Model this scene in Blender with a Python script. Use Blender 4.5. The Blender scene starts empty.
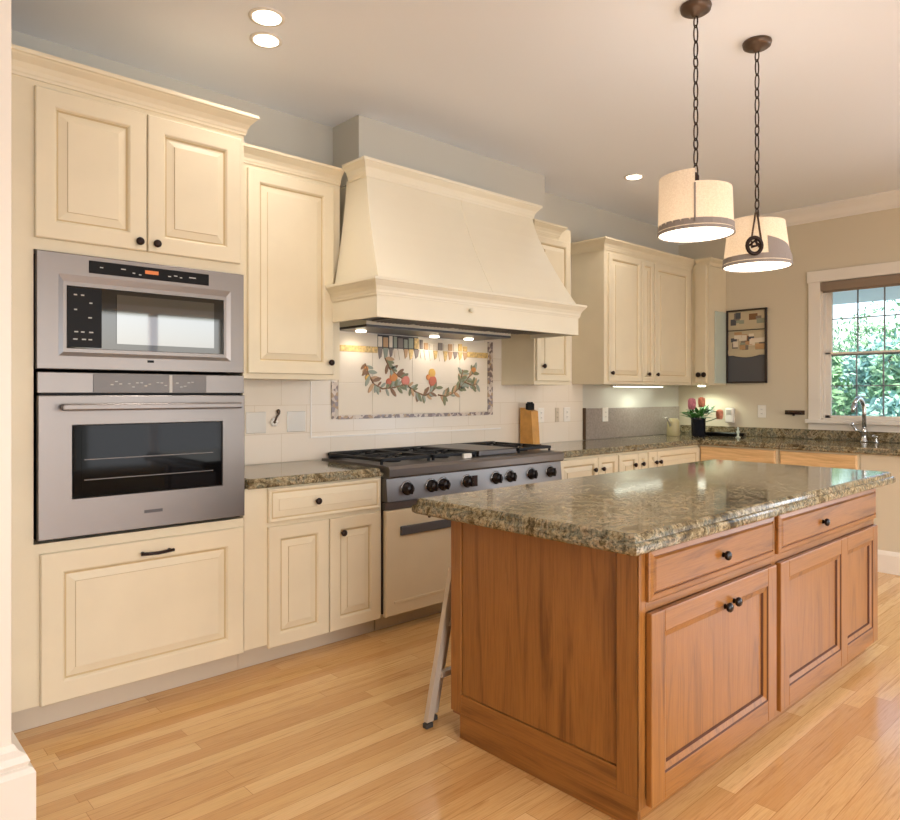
import bpy, bmesh, math, random
from mathutils import Vector, Matrix
S = bpy.context.scene
C = S.collection
PI = math.pi
# ------------------------------------------------------------------ camera
F_PX, V_HOR = 697.5, 394.0
YAW = math.atan2(757.2, 697.5)            # angle between the view axis and the range wall
CAM_Z = 1.296
cam = bpy.data.cameras.new('camera'); cam_o = bpy.data.objects.new('camera', cam); C.objects.link(cam_o)
cam.sensor_width = 36; cam.lens = 36*F_PX/900; cam.sensor_fit = 'HORIZONTAL'
cam.shift_y = (V_HOR-410)/900.0
cam.clip_start = 0.02; cam.clip_end = 200
cam_o.location = (0, 0, CAM_Z)
_fx, _fy = math.cos(YAW), math.sin(YAW)
cam_o.rotation_euler = Vector((_fx, _fy, 0)).to_track_quat('-Z', 'Y').to_euler()
S.camera = cam_o
# ------------------------------------------------------------------ world, sun, window light, exposure
S.view_settings.view_transform = 'Standard'; S.view_settings.look = 'None'
S.view_settings.gamma = 1; S.view_settings.use_curve_mapping = False
S.view_settings.exposure = -0.12
S.cycles.use_denoising = True
S.cycles.max_bounces = 9; S.cycles.diffuse_bounces = 5; S.cycles.sample_clamp_indirect = 6
S.cycles.caustics_reflective = False; S.cycles.caustics_refractive = False
w = bpy.data.worlds.new('world'); S.world = w; w.use_nodes = True
wn = w.node_tree; bg = wn.nodes['Background']
sky = wn.nodes.new('ShaderNodeTexSky'); sky.sky_type = 'NISHITA'; sky.sun_disc = False
sky.sun_elevation = math.radians(42); sky.sun_rotation = math.radians(200); sky.air_density = 1.0; sky.dust_density = 3.5
wn.links.new(sky.outputs[0], bg.inputs[0]); bg.inputs[1].default_value = 0.8
sun = bpy.data.lights.new('sun', 'SUN'); sun.energy = 5.0; sun.angle = 0.03; sun.color = (1, .96, .88)
sun_o = bpy.data.objects.new('sun', sun); C.objects.link(sun_o)
sun_o.rotation_euler = Vector((0.35, 0.75, -0.75)).to_track_quat('-Z', 'Y').to_euler()
sun_o.location = (0, -10, 12)

def area(name, loc, direction, sx, sy, power, col):
    l = bpy.data.lights.new(name, 'AREA'); l.shape = 'RECTANGLE'; l.size = sx; l.size_y = sy; l.energy = power; l.color = col
    o = bpy.data.objects.new(name, l); C.objects.link(o); o.location = loc
    o.rotation_euler = Vector(direction).to_track_quat('-Z', 'Z').to_euler()
    return o
# daylight through the garden windows behind the camera and the sink window
area('daylight_rear_window', (3.35, -3.25, 1.35), (0, 1, 0.04), 1.7, 1.9, 32, (.86, .90, 1))
area('daylight_rear_door', (0.3, -3.25, 1.3), (0.1, 1, 0.05), 1.7, 2.0, 98, (.86, .90, 1))
area('daylight_side_door', (6.75, -1.3, 1.25), (-1, 0.1, 0.15), 1.8, 2.0, 88, (.72, .84, 1))

def spot(name, loc, power, col, ang=120, blend=.6, r=.05, direction=(0, 0, -1)):
    l = bpy.data.lights.new(name, 'SPOT'); l.energy = power; l.color = col; l.spot_size = math.radians(ang); l.spot_blend = blend
    l.shadow_soft_size = r
    o = bpy.data.objects.new(name, l); C.objects.link(o); o.location = loc
    o.rotation_euler = Vector(direction).to_track_quat('-Z', 'Y').to_euler()
    return o
WARM = (1, .90, .83)
# ------------------------------------------------------------------ materials
def rgb(r, g, b):       # 0-255 display to linear
    f = lambda c: (c/255/12.92) if c/255 <= .04045 else ((c/255+.055)/1.055)**2.4
    return (f(r), f(g), f(b), 1)
MATS = {}
def mat(name, col, rough=.5, metal=0, emit=None, estr=0, trans=0, coat=0, bump=0, bscale=40, var=0, vscale=3, alpha=1, ior=1.45):
    m = bpy.data.materials.new(name); m.use_nodes = True; n = m.node_tree; p = n.nodes['Principled BSDF']
    p.inputs['Roughness'].default_value = rough; p.inputs['Metallic'].default_value = metal
    p.inputs['Base Color'].default_value = col; p.inputs['Transmission Weight'].default_value = trans
    p.inputs['Coat Weight'].default_value = coat; p.inputs['Alpha'].default_value = alpha; p.inputs['IOR'].default_value = ior
    tc = n.nodes.new('ShaderNodeTexCoord')
    if emit: p.inputs['Emission Color'].default_value = emit; p.inputs['Emission Strength'].default_value = estr
    if var:
        t = n.nodes.new('ShaderNodeTexNoise'); t.inputs['Scale'].default_value = vscale; t.inputs['Detail'].default_value = 5
        n.links.new(tc.outputs['Object'], t.inputs['Vector'])
        r = n.nodes.new('ShaderNodeValToRGB'); r.color_ramp.elements[0].position = .3; r.color_ramp.elements[1].position = .7
        r.color_ramp.elements[0].color = [c*(1-var) for c in col[:3]]+[1]; r.color_ramp.elements[1].color = [min(1, c*(1+var)) for c in col[:3]]+[1]
        n.links.new(t.outputs['Fac'], r.inputs['Fac']); n.links.new(r.outputs['Color'], p.inputs['Base Color'])
    if bump:
        t = n.nodes.new('ShaderNodeTexNoise'); t.inputs['Scale'].default_value = bscale; t.inputs['Detail'].default_value = 3
        n.links.new(tc.outputs['Object'], t.inputs['Vector'])
        b = n.nodes.new('ShaderNodeBump'); b.inputs['Strength'].default_value = bump; b.inputs['Distance'].default_value = .002
        n.links.new(t.outputs['Fac'], b.inputs['Height']); n.links.new(b.outputs['Normal'], p.inputs['Normal'])
    MATS[name] = m; return m

def ramp(n, stops):
    r = n.nodes.new('ShaderNodeValToRGB'); e = r.color_ramp.elements
    while len(e) < len(stops): e.new(.5)
    for k, (pos, c) in enumerate(stops): e[k].position = pos; e[k].color = c
    return r
def mapping(n, scale, src='Object', rot=(0, 0, 0)):
    tc = n.nodes.new('ShaderNodeTexCoord'); mp = n.nodes.new('ShaderNodeMapping')
    mp.inputs['Scale'].default_value = scale; mp.inputs['Rotation'].default_value = rot
    n.links.new(tc.outputs[src], mp.inputs['Vector']); return mp
def noise(n, vec, scale, detail=5, rough=.55, dist=0):
    t = n.nodes.new('ShaderNodeTexNoise'); t.inputs['Scale'].default_value = scale; t.inputs['Detail'].default_value = detail
    t.inputs['Roughness'].default_value = rough; t.inputs['Distortion'].default_value = dist
    n.links.new(vec, t.inputs['Vector']); return t
def mix(n, mode, fac, a, b):
    m = n.nodes.new('ShaderNodeMix'); m.data_type = 'RGBA'; m.blend_type = mode
    for sock, v in ((m.inputs[0], fac), (m.inputs[6], a), (m.inputs[7], b)):
        if hasattr(v, 'is_output'): n.links.new(v, sock)
        else: sock.default_value = v
    return m.outputs[2]

def wood(name, base, dark, axis='Z', rough=.35, ring=1.0):
    m = bpy.data.materials.new(name); m.use_nodes = True; n = m.node_tree; p = n.nodes['Principled BSDF']
    sc = {'Z': (5, 5, .45), 'X': (.45, 5, 5), 'Y': (5, .45, 5)}[axis]
    mp = mapping(n, sc)
    a = noise(n, mp.outputs[0], 2.2, 5, .55, 1.8)
    sc2 = {'Z': (60, 60, 1.6), 'X': (1.6, 60, 60), 'Y': (60, 1.6, 60)}[axis]
    mp2 = mapping(n, sc2); b = noise(n, mp2.outputs[0], 3.5, 4, .7, .3)
    r1 = ramp(n, [(.30, dark), (.46, base), (.62, [min(1, c*1.12) for c in base[:3]]+[1]), (.75, [c*.86 for c in base[:3]]+[1])])
    n.links.new(a.outputs['Fac'], r1.inputs['Fac'])
    r2 = ramp(n, [(.34, (.72, .66, .58, 1)), (.55, (1, 1, 1, 1))]); n.links.new(b.outputs['Fac'], r2.inputs['Fac'])
    n.links.new(mix(n, 'MULTIPLY', .75*ring, r1.outputs[0], r2.outputs[0]), p.inputs['Base Color'])
    p.inputs['Roughness'].default_value = rough
    bp = n.nodes.new('ShaderNodeBump'); bp.inputs['Strength'].default_value = .12; bp.inputs['Distance'].default_value = .001
    n.links.new(b.outputs['Fac'], bp.inputs['Height']); n.links.new(bp.outputs[0], p.inputs['Normal'])
    MATS[name] = m; return m

def granite(name, mul=(1, 1, 1), rough=.085, contrast=1):
    m = bpy.data.materials.new(name); m.use_nodes = True; n = m.node_tree; p = n.nodes['Principled BSDF']
    k = lambda r, g, b: tuple(c*q for c, q in zip(rgb(r, g, b)[:3], mul))+(1,)
    tc = n.nodes.new('ShaderNodeTexCoord'); v = tc.outputs['Object']
    big = noise(n, v, 4.2, 8, .68, 2.0)
    r1 = ramp(n, [(.32, k(64, 58, 46)), (.41, k(140, 124, 96)), (.47, k(208, 192, 162)), (.52, k(130, 134, 124)), (.57, k(210, 190, 164)), (.63, k(104, 96, 70)), (.74, k(214, 200, 172))])
    n.links.new(big.outputs['Fac'], r1.inputs['Fac'])
    md = noise(n, v, 17, 6, .72, 1.0)
    r5 = ramp(n, [(.34, (.30, .27, .22, 1)), (.45, (.80, .78, .72, 1)), (.55, (1, 1, 1, 1)), (.70, (1.0, .92, .84, 1))]); n.links.new(md.outputs['Fac'], r5.inputs['Fac'])
    c = mix(n, 'MULTIPLY', .85, r1.outputs[0], r5.outputs[0])
    fine = noise(n, v, 75, 4, .75, .4)
    r2 = ramp(n, [(.36, (.05, .045, .04, 1)), (.44, (.62, .58, .52, 1)), (.53, (1, 1, 1, 1))])
    n.links.new(fine.outputs['Fac'], r2.inputs['Fac'])
    c = mix(n, 'MULTIPLY', .85*contrast, c, r2.outputs[0])
    ve = noise(n, v, 5.5, 5, .6, 3.0); r6 = ramp(n, [(.485, (0, 0, 0, 1)), (.5, (.7, .7, .7, 1)), (.515, (0, 0, 0, 1))]); n.links.new(ve.outputs['Fac'], r6.inputs['Fac'])
    c = mix(n, 'MIX', r6.outputs[0], c, k(92, 78, 54))
    n.links.new(c, p.inputs['Base Color'])
    p.inputs['Roughness'].default_value = rough; p.inputs['Specular IOR Level'].default_value = .3
    MATS[name] = m; return m

def floor_mat():
    m = bpy.data.materials.new('oak_floor'); m.use_nodes = True; n = m.node_tree; p = n.nodes['Principled BSDF']
    mp = mapping(n, (1, 1, 1))
    br = n.nodes.new('ShaderNodeTexBrick'); n.links.new(mp.outputs[0], br.inputs['Vector'])
    br.inputs['Scale'].default_value = 1; br.inputs['Brick Width'].default_value = 1.15; br.inputs['Row Height'].default_value = .066
    br.inputs['Mortar Size'].default_value = .0012; br.inputs['Mortar Smooth'].default_value = .3
    br.inputs['Color1'].default_value = (0, 0, 0, 1); br.inputs['Color2'].default_value = (1, 1, 1, 1); br.inputs['Mortar'].default_value = (.5, .5, .5, 1)
    br.inputs['Bias'].default_value = 0; br.offset = .37; br.offset_frequency = 2; br.squash = 1.35; br.squash_frequency = 3
    tone = ramp(n, [(0, rgb(204, 156, 98)), (.35, rgb(216, 172, 114)), (.7, rgb(225, 184, 126)), (1, rgb(234, 197, 142))])
    n.links.new(br.outputs['Color'], tone.inputs['Fac'])
    mp2 = mapping(n, (1.3, 26, 1)); a = noise(n, mp2.outputs[0], 2.3, 6, .62, .9)
    r1 = ramp(n, [(.3, (.70, .58, .42, 1)), (.47, (1, 1, 1, 1)), (.72, (.93, .86, .76, 1))]); n.links.new(a.outputs['Fac'], r1.inputs['Fac'])
    c = mix(n, 'MULTIPLY', .8, tone.outputs[0], r1.outputs[0])
    mp3 = mapping(n, (4, 130, 1)); b = noise(n, mp3.outputs[0], 2, 3, .6)
    r2 = ramp(n, [(.35, (.8, .74, .66, 1)), (.55, (1, 1, 1, 1))]); n.links.new(b.outputs['Fac'], r2.inputs['Fac'])
    c = mix(n, 'MULTIPLY', .55, c, r2.outputs[0])
    r3 = ramp(n, [(0, (1, 1, 1, 1)), (1, (.62, .48, .34, 1))]); n.links.new(br.outputs['Fac'], r3.inputs['Fac'])
    c = mix(n, 'MULTIPLY', .8, c, r3.outputs[0])
    n.links.new(c, p.inputs['Base Color']); p.inputs['Roughness'].default_value = .22; p.inputs['Coat Weight'].default_value = .25; p.inputs['Coat Roughness'].default_value = .12
    MATS['oak_floor'] = m; return m

def tile_mat():
    m = bpy.data.materials.new('cream_tile'); m.use_nodes = True; n = m.node_tree; p = n.nodes['Principled BSDF']
    tc = n.nodes.new('ShaderNodeTexCoord'); sx = n.nodes.new('ShaderNodeSeparateXYZ'); n.links.new(tc.outputs['Object'], sx.inputs[0])
    cx = n.nodes.new('ShaderNodeCombineXYZ'); n.links.new(sx.outputs[0], cx.inputs[0]); n.links.new(sx.outputs[2], cx.inputs[1])
    br = n.nodes.new('ShaderNodeTexBrick'); n.links.new(cx.outputs[0], br.inputs['Vector'])
    br.inputs['Scale'].default_value = 1; br.inputs['Brick Width'].default_value = .335; br.inputs['Row Height'].default_value = .165
    br.inputs['Mortar Size'].default_value = .0016; br.offset = .5
    br.inputs['Color1'].default_value = rgb(228, 218, 202); br.inputs['Color2'].default_value = rgb(232, 222, 208); br.inputs['Mortar'].default_value = rgb(212, 198, 176)
    n.links.new(br.outputs['Color'], p.inputs['Base Color']); p.inputs['Roughness'].default_value = .25
    bp = n.nodes.new('ShaderNodeBump'); bp.inputs['Strength'].default_value = .25; bp.inputs['Distance'].default_value = -.001
    n.links.new(br.outputs['Fac'], bp.inputs['Height']); n.links.new(bp.outputs[0], p.inputs['Normal'])
    MATS['cream_tile'] = m; return m

CREAM = rgb(222, 211, 184)
mat('cream', CREAM, .38, var=.03, vscale=5)
mat('glaze_and_shade', rgb(198, 178, 138), .5)
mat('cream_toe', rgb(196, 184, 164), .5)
mat('hood_cream', rgb(232, 225, 204), .36, var=.02)
mat('wall_paint', rgb(196, 186, 164), .8)
mat('wall_upper_paint', rgb(200, 197, 186), .85)
mat('right_wall_paint', rgb(212, 202, 180), .8)
mat('ceiling_paint', rgb(238, 242, 250), .9)
mat('white_trim', rgb(232, 226, 216), .4)
mat('casing_paint', rgb(200, 190, 178), .45)
mat('crown_paint', rgb(236, 232, 226), .5)
mat('steel', rgb(134, 129, 126), .34, .92)
mat('steel_dark', rgb(96, 92, 90), .34, .9)
mat('steel_band', rgb(150, 148, 146), .22, .9)
mat('chrome', rgb(205, 210, 214), .08, 1)
mat('black_glass', rgb(14, 14, 16), .04, coat=.5)
mat('black_plastic', rgb(16, 15, 16), .35, ior=1.25)
mat('iron', rgb(26, 27, 30), .5, .3)
mat('bronze', rgb(44, 30, 26), .32, .55)
mat('bronze_light', rgb(92, 74, 60), .4, .6)
mat('knob_black', rgb(24, 18, 20), .22)
mat('marks', rgb(190, 190, 186), .6)
mat('orange_display', rgb(190, 110, 60), .4, emit=rgb(255, 140, 70), estr=.25)
mat('white_plastic', rgb(232, 228, 220), .35)
mat('silver_plate', rgb(200, 196, 188), .35, .35)
mat('blind_brown', rgb(140, 122, 104), .7, bump=.4)
mat('lamp_glow', (1, 1, 1, 1), .5, emit=(1, .86, .66, 1), estr=9)
mat('diffuser', (1, 1, 1, 1), .6, emit=(1, .88, .72, 1), estr=3.0)
mat('puck_glow', (1, 1, 1, 1), .5, emit=(1, .86, .62, 1), estr=14)
mat('cool_glow', (1, 1, 1, 1), .5, emit=(.92, 1, .86, 1), estr=8)
mat('cork_wood', rgb(206, 152, 78), .45, var=.15, vscale=12)
mat('leaf', rgb(56, 110, 44), .45, var=.3, vscale=20)
mat('stem', rgb(70, 96, 50), .5)
mat('pink', rgb(196, 122, 138), .6, var=.25, vscale=40)
mat('peach', rgb(216, 140, 112), .6, var=.2, vscale=40)
mat('jug_beige', rgb(176, 164, 126), .4)
mat('navy_glass', rgb(22, 24, 34), .06)
mat('glass', (1, 1, 1, 1), .0, trans=1, ior=1.05)
mat('pale_glass', rgb(196, 208, 196), .12)
mat('muntin_grey', rgb(128, 134, 140), .5)
mat('viewing_glass', rgb(14, 16, 18), .03, ior=2.1)
mat('oven_glass', rgb(10, 10, 12), .05, ior=1.28)
mat('slate', rgb(84, 84, 88), .5)
mat('frame_dark', rgb(52, 42, 36), .4)
mat('stool_metal', rgb(196, 184, 168), .4, .3)
mat('rubber', rgb(60, 56, 52), .7)
mat('hedge', rgb(120, 160, 120), .7, var=.4, vscale=8)
mat('hedge_blue', rgb(134, 174, 158), .7, var=.4, vscale=8)
mat('bark', rgb(90, 76, 62), .8, var=.2)
mat('lawn_green', rgb(150, 152, 140), .9, var=.1)
mat('porch_paint', rgb(200, 222, 236), .7)
mat('curtain_grey', rgb(150, 150, 152), .8)
floor_mat(); tile_mat()
granite('granite', (.74, .75, .70)); mat('granite_splash', rgb(150, 140, 132), .35, var=.16, vscale=60)
OAK, OAKD = rgb(146, 97, 45), rgb(110, 68, 28)
wood('oak_v', OAK, OAKD, 'Z'); wood('oak_h', OAK, OAKD, 'X'); wood('oak_y', OAK, OAKD, 'Y'); mat('oak_line', rgb(84, 46, 24), .5)
wood('oak_dark', rgb(128, 80, 44), rgb(104, 62, 34), 'X')
wood('maple_h', rgb(226, 190, 140), rgb(206, 166, 116), 'Y')
def linen():
    m = bpy.data.materials.new('linen'); m.use_nodes = True; n = m.node_tree; p = n.nodes['Principled BSDF']
    mp = mapping(n, (1, 1, 1)); t = noise(n, mp.outputs[0], 160, 2)
    r = ramp(n, [(.3, rgb(214, 200, 178)), (.7, rgb(238, 228, 210))]); n.links.new(t.outputs['Fac'], r.inputs['Fac'])
    n.links.new(r.outputs[0], p.inputs['Base Color']); p.inputs['Roughness'].default_value = .9
    tr = n.nodes.new('ShaderNodeBsdfTranslucent'); tr.inputs[0].default_value = (.92, .86, .78, 1)
    ms = n.nodes.new('ShaderNodeMixShader'); ms.inputs[0].default_value = .38
    out = n.nodes['Material Output']; n.links.new(p.outputs[0], ms.inputs[1]); n.links.new(tr.outputs[0], ms.inputs[2]); n.links.new(ms.outputs[0], out.inputs[0])
    MATS['linen'] = m
linen()
mat('linen_grey', rgb(150, 142, 138), .9, bump=.5, bscale=300)
def mosaic():
    m = bpy.data.materials.new('mosaic'); m.use_nodes = True; n = m.node_tree; p = n.nodes['Principled BSDF']
    tc = n.nodes.new('ShaderNodeTexCoord'); vo = n.nodes.new('ShaderNodeTexVoronoi'); vo.inputs['Scale'].default_value = 45
    n.links.new(tc.outputs['Object'], vo.inputs['Vector']); s = n.nodes.new('ShaderNodeSeparateColor'); n.links.new(vo.outputs['Color'], s.inputs[0])
    r = ramp(n, [(.0, rgb(120, 104, 98)), (.25, rgb(196, 180, 164)), (.45, rgb(140, 126, 126)), (.6, rgb(206, 192, 178)), (.85, rgb(168, 140, 108)), (1, rgb(104, 92, 90))])
    r.color_ramp.interpolation = 'CONSTANT'; n.links.new(s.outputs[0], r.inputs['Fac'])
    n.links.new(r.outputs[0], p.inputs['Base Color']); p.inputs['Roughness'].default_value = .3
    MATS['mosaic'] = m
mosaic()
mat('gold_tile', rgb(208, 176, 110), .35, var=.35, vscale=60)
for nm, c in (('m_orange', (206, 134, 66)), ('m_red', (190, 104, 76)), ('m_pink', (214, 130, 112)), ('m_yellow', (212, 170, 84)), ('m_green', (118, 120, 84)), ('m_sage', (146, 152, 134)), ('m_brown', (128, 92, 58)), ('m_tan', (190, 152, 110)), ('m_grey', (128, 116, 106)), ('m_cream', (226, 214, 194)), ('m_paper', (196, 182, 152))):
    mat(nm, rgb(*c), .4)

# ------------------------------------------------------------------ mesh helpers (all coordinates in world metres)
WORLD = {}
def V(*a): return Vector(a)
class MB:
    def __init__(s): s.bm = bmesh.new(); s.mi = 0
    def _mark(s, fs, smooth=False):
        for f in fs: f.material_index = s.mi; f.smooth = smooth
    def box(s, x0, x1, y0, y1, z0, z1, bev=0, seg=2):
        x0, x1 = min(x0, x1), max(x0, x1); y0, y1 = min(y0, y1), max(y0, y1); z0, z1 = min(z0, z1), max(z0, z1)
        vs = [s.bm.verts.new(p) for p in ((x0, y0, z0), (x1, y0, z0), (x1, y1, z0), (x0, y1, z0), (x0, y0, z1), (x1, y0, z1), (x1, y1, z1), (x0, y1, z1))]
        fs = [s.bm.faces.new([vs[i] for i in q]) for q in ((0, 3, 2, 1), (4, 5, 6, 7), (0, 1, 5, 4), (1, 2, 6, 5), (2, 3, 7, 6), (3, 0, 4, 7))]
        s._mark(fs)
        if bev > 0:
            es = list({e for f in fs for e in f.edges})
            r = bmesh.ops.bevel(s.bm, geom=es, offset=min(bev, (x1-x0)*.45, (y1-y0)*.45, (z1-z0)*.45), segments=seg, affect='EDGES', profile=.5)
            s._mark(r['faces'])
        return s
    def lathe(s, c, prof, n=24, axis='Z', smooth=True, sx=1, sy=1):
        """prof = [(r, h)]; axis Z, or '-Y' (towards the room from the range wall), '-X'"""
        rings = []
        for r, h in prof:
            ring = []
            for k in range(n):
                a = 2*PI*k/n; p = (r*math.cos(a)*sx, r*math.sin(a)*sy, h)
                if axis == '-Y': p = (p[0], -p[2], p[1])
                elif axis == '-X': p = (-p[2], p[0], p[1])
                elif axis == '-Z': p = (p[0], p[1], -p[2])
                ring.append(s.bm.verts.new((c[0]+p[0], c[1]+p[1], c[2]+p[2])))
            rings.append(ring)
        fs = []
        for a, b in zip(rings, rings[1:]):
            for k in range(n): fs.append(s.bm.faces.new((a[k], a[(k+1) % n], b[(k+1) % n], b[k])))
        s._mark(fs, smooth)
        caps = []
        if prof[0][0] > 1e-5: caps.append(s.bm.faces.new(list(reversed(rings[0]))))
        if prof[-1][0] > 1e-5: caps.append(s.bm.faces.new(rings[-1]))
        s._mark(caps); return s
    def tube(s, pts, r, n=10, cap=True, r2=None):
        pts = [Vector(p) for p in pts]; rings = []; up = None
        for i, p in enumerate(pts):
            t = (pts[min(i+1, len(pts)-1)]-pts[max(i-1, 0)]).normalized()
            if up is None: up = t.orthogonal().normalized()
            u = (up-t*up.dot(t)); u = u.normalized() if u.length > 1e-6 else t.orthogonal().normalized(); up = u; v = t.cross(u)
            rr = r if r2 is None else r+(r2-r)*i/(len(pts)-1)
            rings.append([s.bm.verts.new(p+(u*math.cos(2*PI*k/n)+v*math.sin(2*PI*k/n))*rr) for k in range(n)])
        fs = []
        for a, b in zip(rings, rings[1:]):
            for k in range(n): fs.append(s.bm.faces.new((a[k], a[(k+1) % n], b[(k+1) % n], b[k])))
        s._mark(fs, True)
        if cap: s._mark([s.bm.faces.new(list(reversed(rings[0]))), s.bm.faces.new(rings[-1])])
        return s
    def ring(s, c, R, r, ax, ay, n=16, m=6, ry=None):
        c, ax, ay = Vector(c), Vector(ax).normalized(), Vector(ay).normalized(); az = ax.cross(ay); ry = ry or R; rings = []
        for i in range(n):
            a = 2*PI*i/n; p = c+ax*R*math.cos(a)+ay*ry*math.sin(a); d = (ax*math.cos(a)+ay*math.sin(a)).normalized()
            rings.append([s.bm.verts.new(p+(d*math.cos(2*PI*k/m)+az*math.sin(2*PI*k/m))*r) for k in range(m)])
        fs = []
        for i in range(n):
            a, b = rings[i], rings[(i+1) % n]
            for k in range(m): fs.append(s.bm.faces.new((a[k], a[(k+1) % m], b[(k+1) % m], b[k])))
        s._mark(fs, True); return s
    def prism(s, pts, ext):
        a = [s.bm.verts.new(p) for p in pts]; b = [s.bm.verts.new(Vector(p)+Vector(ext)) for p in pts]; n = len(pts)
        fs = [s.bm.faces.new(a), s.bm.faces.new(list(reversed(b)))]
        for k in range(n): fs.append(s.bm.faces.new((a[(k+1) % n], a[k], b[k], b[(k+1) % n])))
        s._mark(fs); return s
    def loft(s, loops, cap0=True, cap1=True, closed=True, smooth=False, mats=None):
        R = [[s.bm.verts.new(p) for p in L] for L in loops]; n = len(R[0]); fs = []
        for i, (a, b) in enumerate(zip(R, R[1:])):
            fl = [s.bm.faces.new((a[k], a[(k+1) % n], b[(k+1) % n], b[k])) for k in range(n if closed else n-1)]
            s._mark(fl, smooth)
            if mats and mats.get(i) is not None:
                for f in fl: f.material_index = mats[i]
        if cap0: s._mark([s.bm.faces.new(list(reversed(R[0])))])
        if cap1: s._mark([s.bm.faces.new(R[-1])])
        return s
    def quad(s, *pts): s._mark([s.bm.faces.new([s.bm.verts.new(p) for p in pts])]); return s
    def sphere(s, c, r, sx=1, sy=1, sz=1, u=12, v=8, rot=None):
        g = bmesh.ops.create_uvsphere(s.bm, u_segments=u, v_segments=v, radius=r)
        M = Matrix.Translation(c) @ (rot or Matrix.Identity(4)) @ Matrix.Diagonal((sx, sy, sz, 1))
        bmesh.ops.transform(s.bm, matrix=M, verts=g['verts'])
        s._mark({f for vv in g['verts'] for f in vv.link_faces}, True); return s
    def xform(s, M): bmesh.ops.transform(s.bm, matrix=M, verts=s.bm.verts); return s
    def build(s, name, mats, parent=None, fix=True):
        if fix: bmesh.ops.recalc_face_normals(s.bm, faces=s.bm.faces)
        xs = [v.co for v in s.bm.verts]
        lo = Vector([min(p[i] for p in xs) for i in range(3)]); hi = Vector([max(p[i] for p in xs) for i in range(3)])
        o0 = Vector(((lo.x+hi.x)/2, (lo.y+hi.y)/2, lo.z))
        bmesh.ops.translate(s.bm, vec=-o0, verts=s.bm.verts)
        me = bpy.data.meshes.new(name); s.bm.to_mesh(me); s.bm.free()
        for m in (mats if isinstance(mats, (list, tuple)) else [mats]): me.materials.append(MATS[m])
        o = bpy.data.objects.new(name, me); C.objects.link(o); WORLD[o.name] = o0
        if parent: o.parent = parent; o.location = o0-WORLD[parent.name]
        else: o.location = o0
        return o
def tag(o, label=None, cat=None, group=None, kind=None):
    if label: o['label'] = label
    if cat: o['category'] = cat
    if group: o['group'] = group
    if kind: o['kind'] = kind
    return o
def thing(name, label, cat, loc, group=None):
    o = bpy.data.objects.new(name, None); C.objects.link(o); o.location = loc; o.empty_display_size = .1; WORLD[o.name] = Vector(loc)
    return tag(o, label, cat, group)
def struct(o): o['kind'] = 'structure'; return o
def copy_tree(o, off, parent=None):
    c = o.copy(); C.objects.link(c)
    WORLD[c.name] = WORLD[o.name]+Vector(off)
    if parent: c.parent = parent
    else: c.location = Vector(o.location)+Vector(off)
    for ch in [x for x in C.objects if x.parent == o]: copy_tree(ch, off, c)
    return c

# panel on a face: face 'y' looks to -y (front plane y=f), face 'x' looks to -x (front plane x=f)
def on(face, f):
    if face == 'y': return lambda a, z, d: (a, f+d, z)
    return lambda a, z, d: (f+d, -a, z)          # a runs along -y so that it grows to the right in view
def panel_loops(P, a0, a1, z0, z1, prof):
    return [[P(a0+i, z0+i, d), P(a1-i, z0+i, d), P(a1-i, z1-i, d), P(a0+i, z1-i, d)] for i, d in prof]
def raised(name, parent, a0, a1, z0, z1, f, face='y', st=.062, th=.02, flat=False, mats=('cream', 'glaze_and_shade'), dp=.009):
    """frame-and-raised-panel door; front plane at f, thickness behind it"""
    P = on(face, f); m = MB()
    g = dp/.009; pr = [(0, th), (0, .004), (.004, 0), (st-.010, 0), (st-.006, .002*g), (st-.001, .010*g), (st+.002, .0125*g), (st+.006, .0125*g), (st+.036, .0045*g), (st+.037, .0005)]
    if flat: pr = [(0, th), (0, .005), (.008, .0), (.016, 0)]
    m.loft(panel_loops(P, a0, a1, z0, z1, pr), mats={5: 1, 6: 1, 8: 1} if not flat else None)  # grooves are glazed; tint on the field step stands in for shade
    return m.build(name, list(mats), parent)
def knob(parent, a, z, f, face='y', r=.0165, name='knob', m='bronze'):
    b = MB(); c = on(face, f)(a, z, 0)
    b.lathe(c, [(.009, 0), (.007, .008), (r*.85, .011), (r, .015), (r, .021), (r*.75, .026), (0, .028)], 16, '-Y' if face == 'y' else '-X')
    return b.build(name, m, parent)
def sweep_crown(name, parent, prof, path, mname, close=False):
    """prof = [(out, z)], path = list of (x, y, nx, ny) with miter outward normals"""
    m = MB(); loops = []
    for (x, y, nx, ny) in path: loops.append([(x+nx*o, y+ny*o, z) for o, z in prof])
    m.loft(loops, True, True, True)
    return m.build(name, mname, parent)

D = 3.024            # plane of the base / tall cabinet fronts
W = 3.634            # range wall
U = D+.28            # plane of the wall cabinet fronts
XR = 6.5             # window wall
ZC = 2.93            # ceiling
# ------------------------------------------------------------------ room
m = MB(); m.box(-2.2, XR+.12, -3.4, W+.12, -.1, 0); struct(m.build('floor', 'oak_floor'))
m = MB(); m.box(-2.2, XR+.12, -3.4, W+.12, ZC, ZC+.1); struct(m.build('ceiling', 'ceiling_paint'))
m = MB(); m.box(-2.2, XR+.12, W, W+.12, 0, ZC); struct(m.build('wall_back', 'wall_upper_paint'))
m = MB(); m.box(-2.32, -2.2, -3.4, W+.12, 0, ZC); struct(m.build('wall_left', 'right_wall_paint'))
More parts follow.
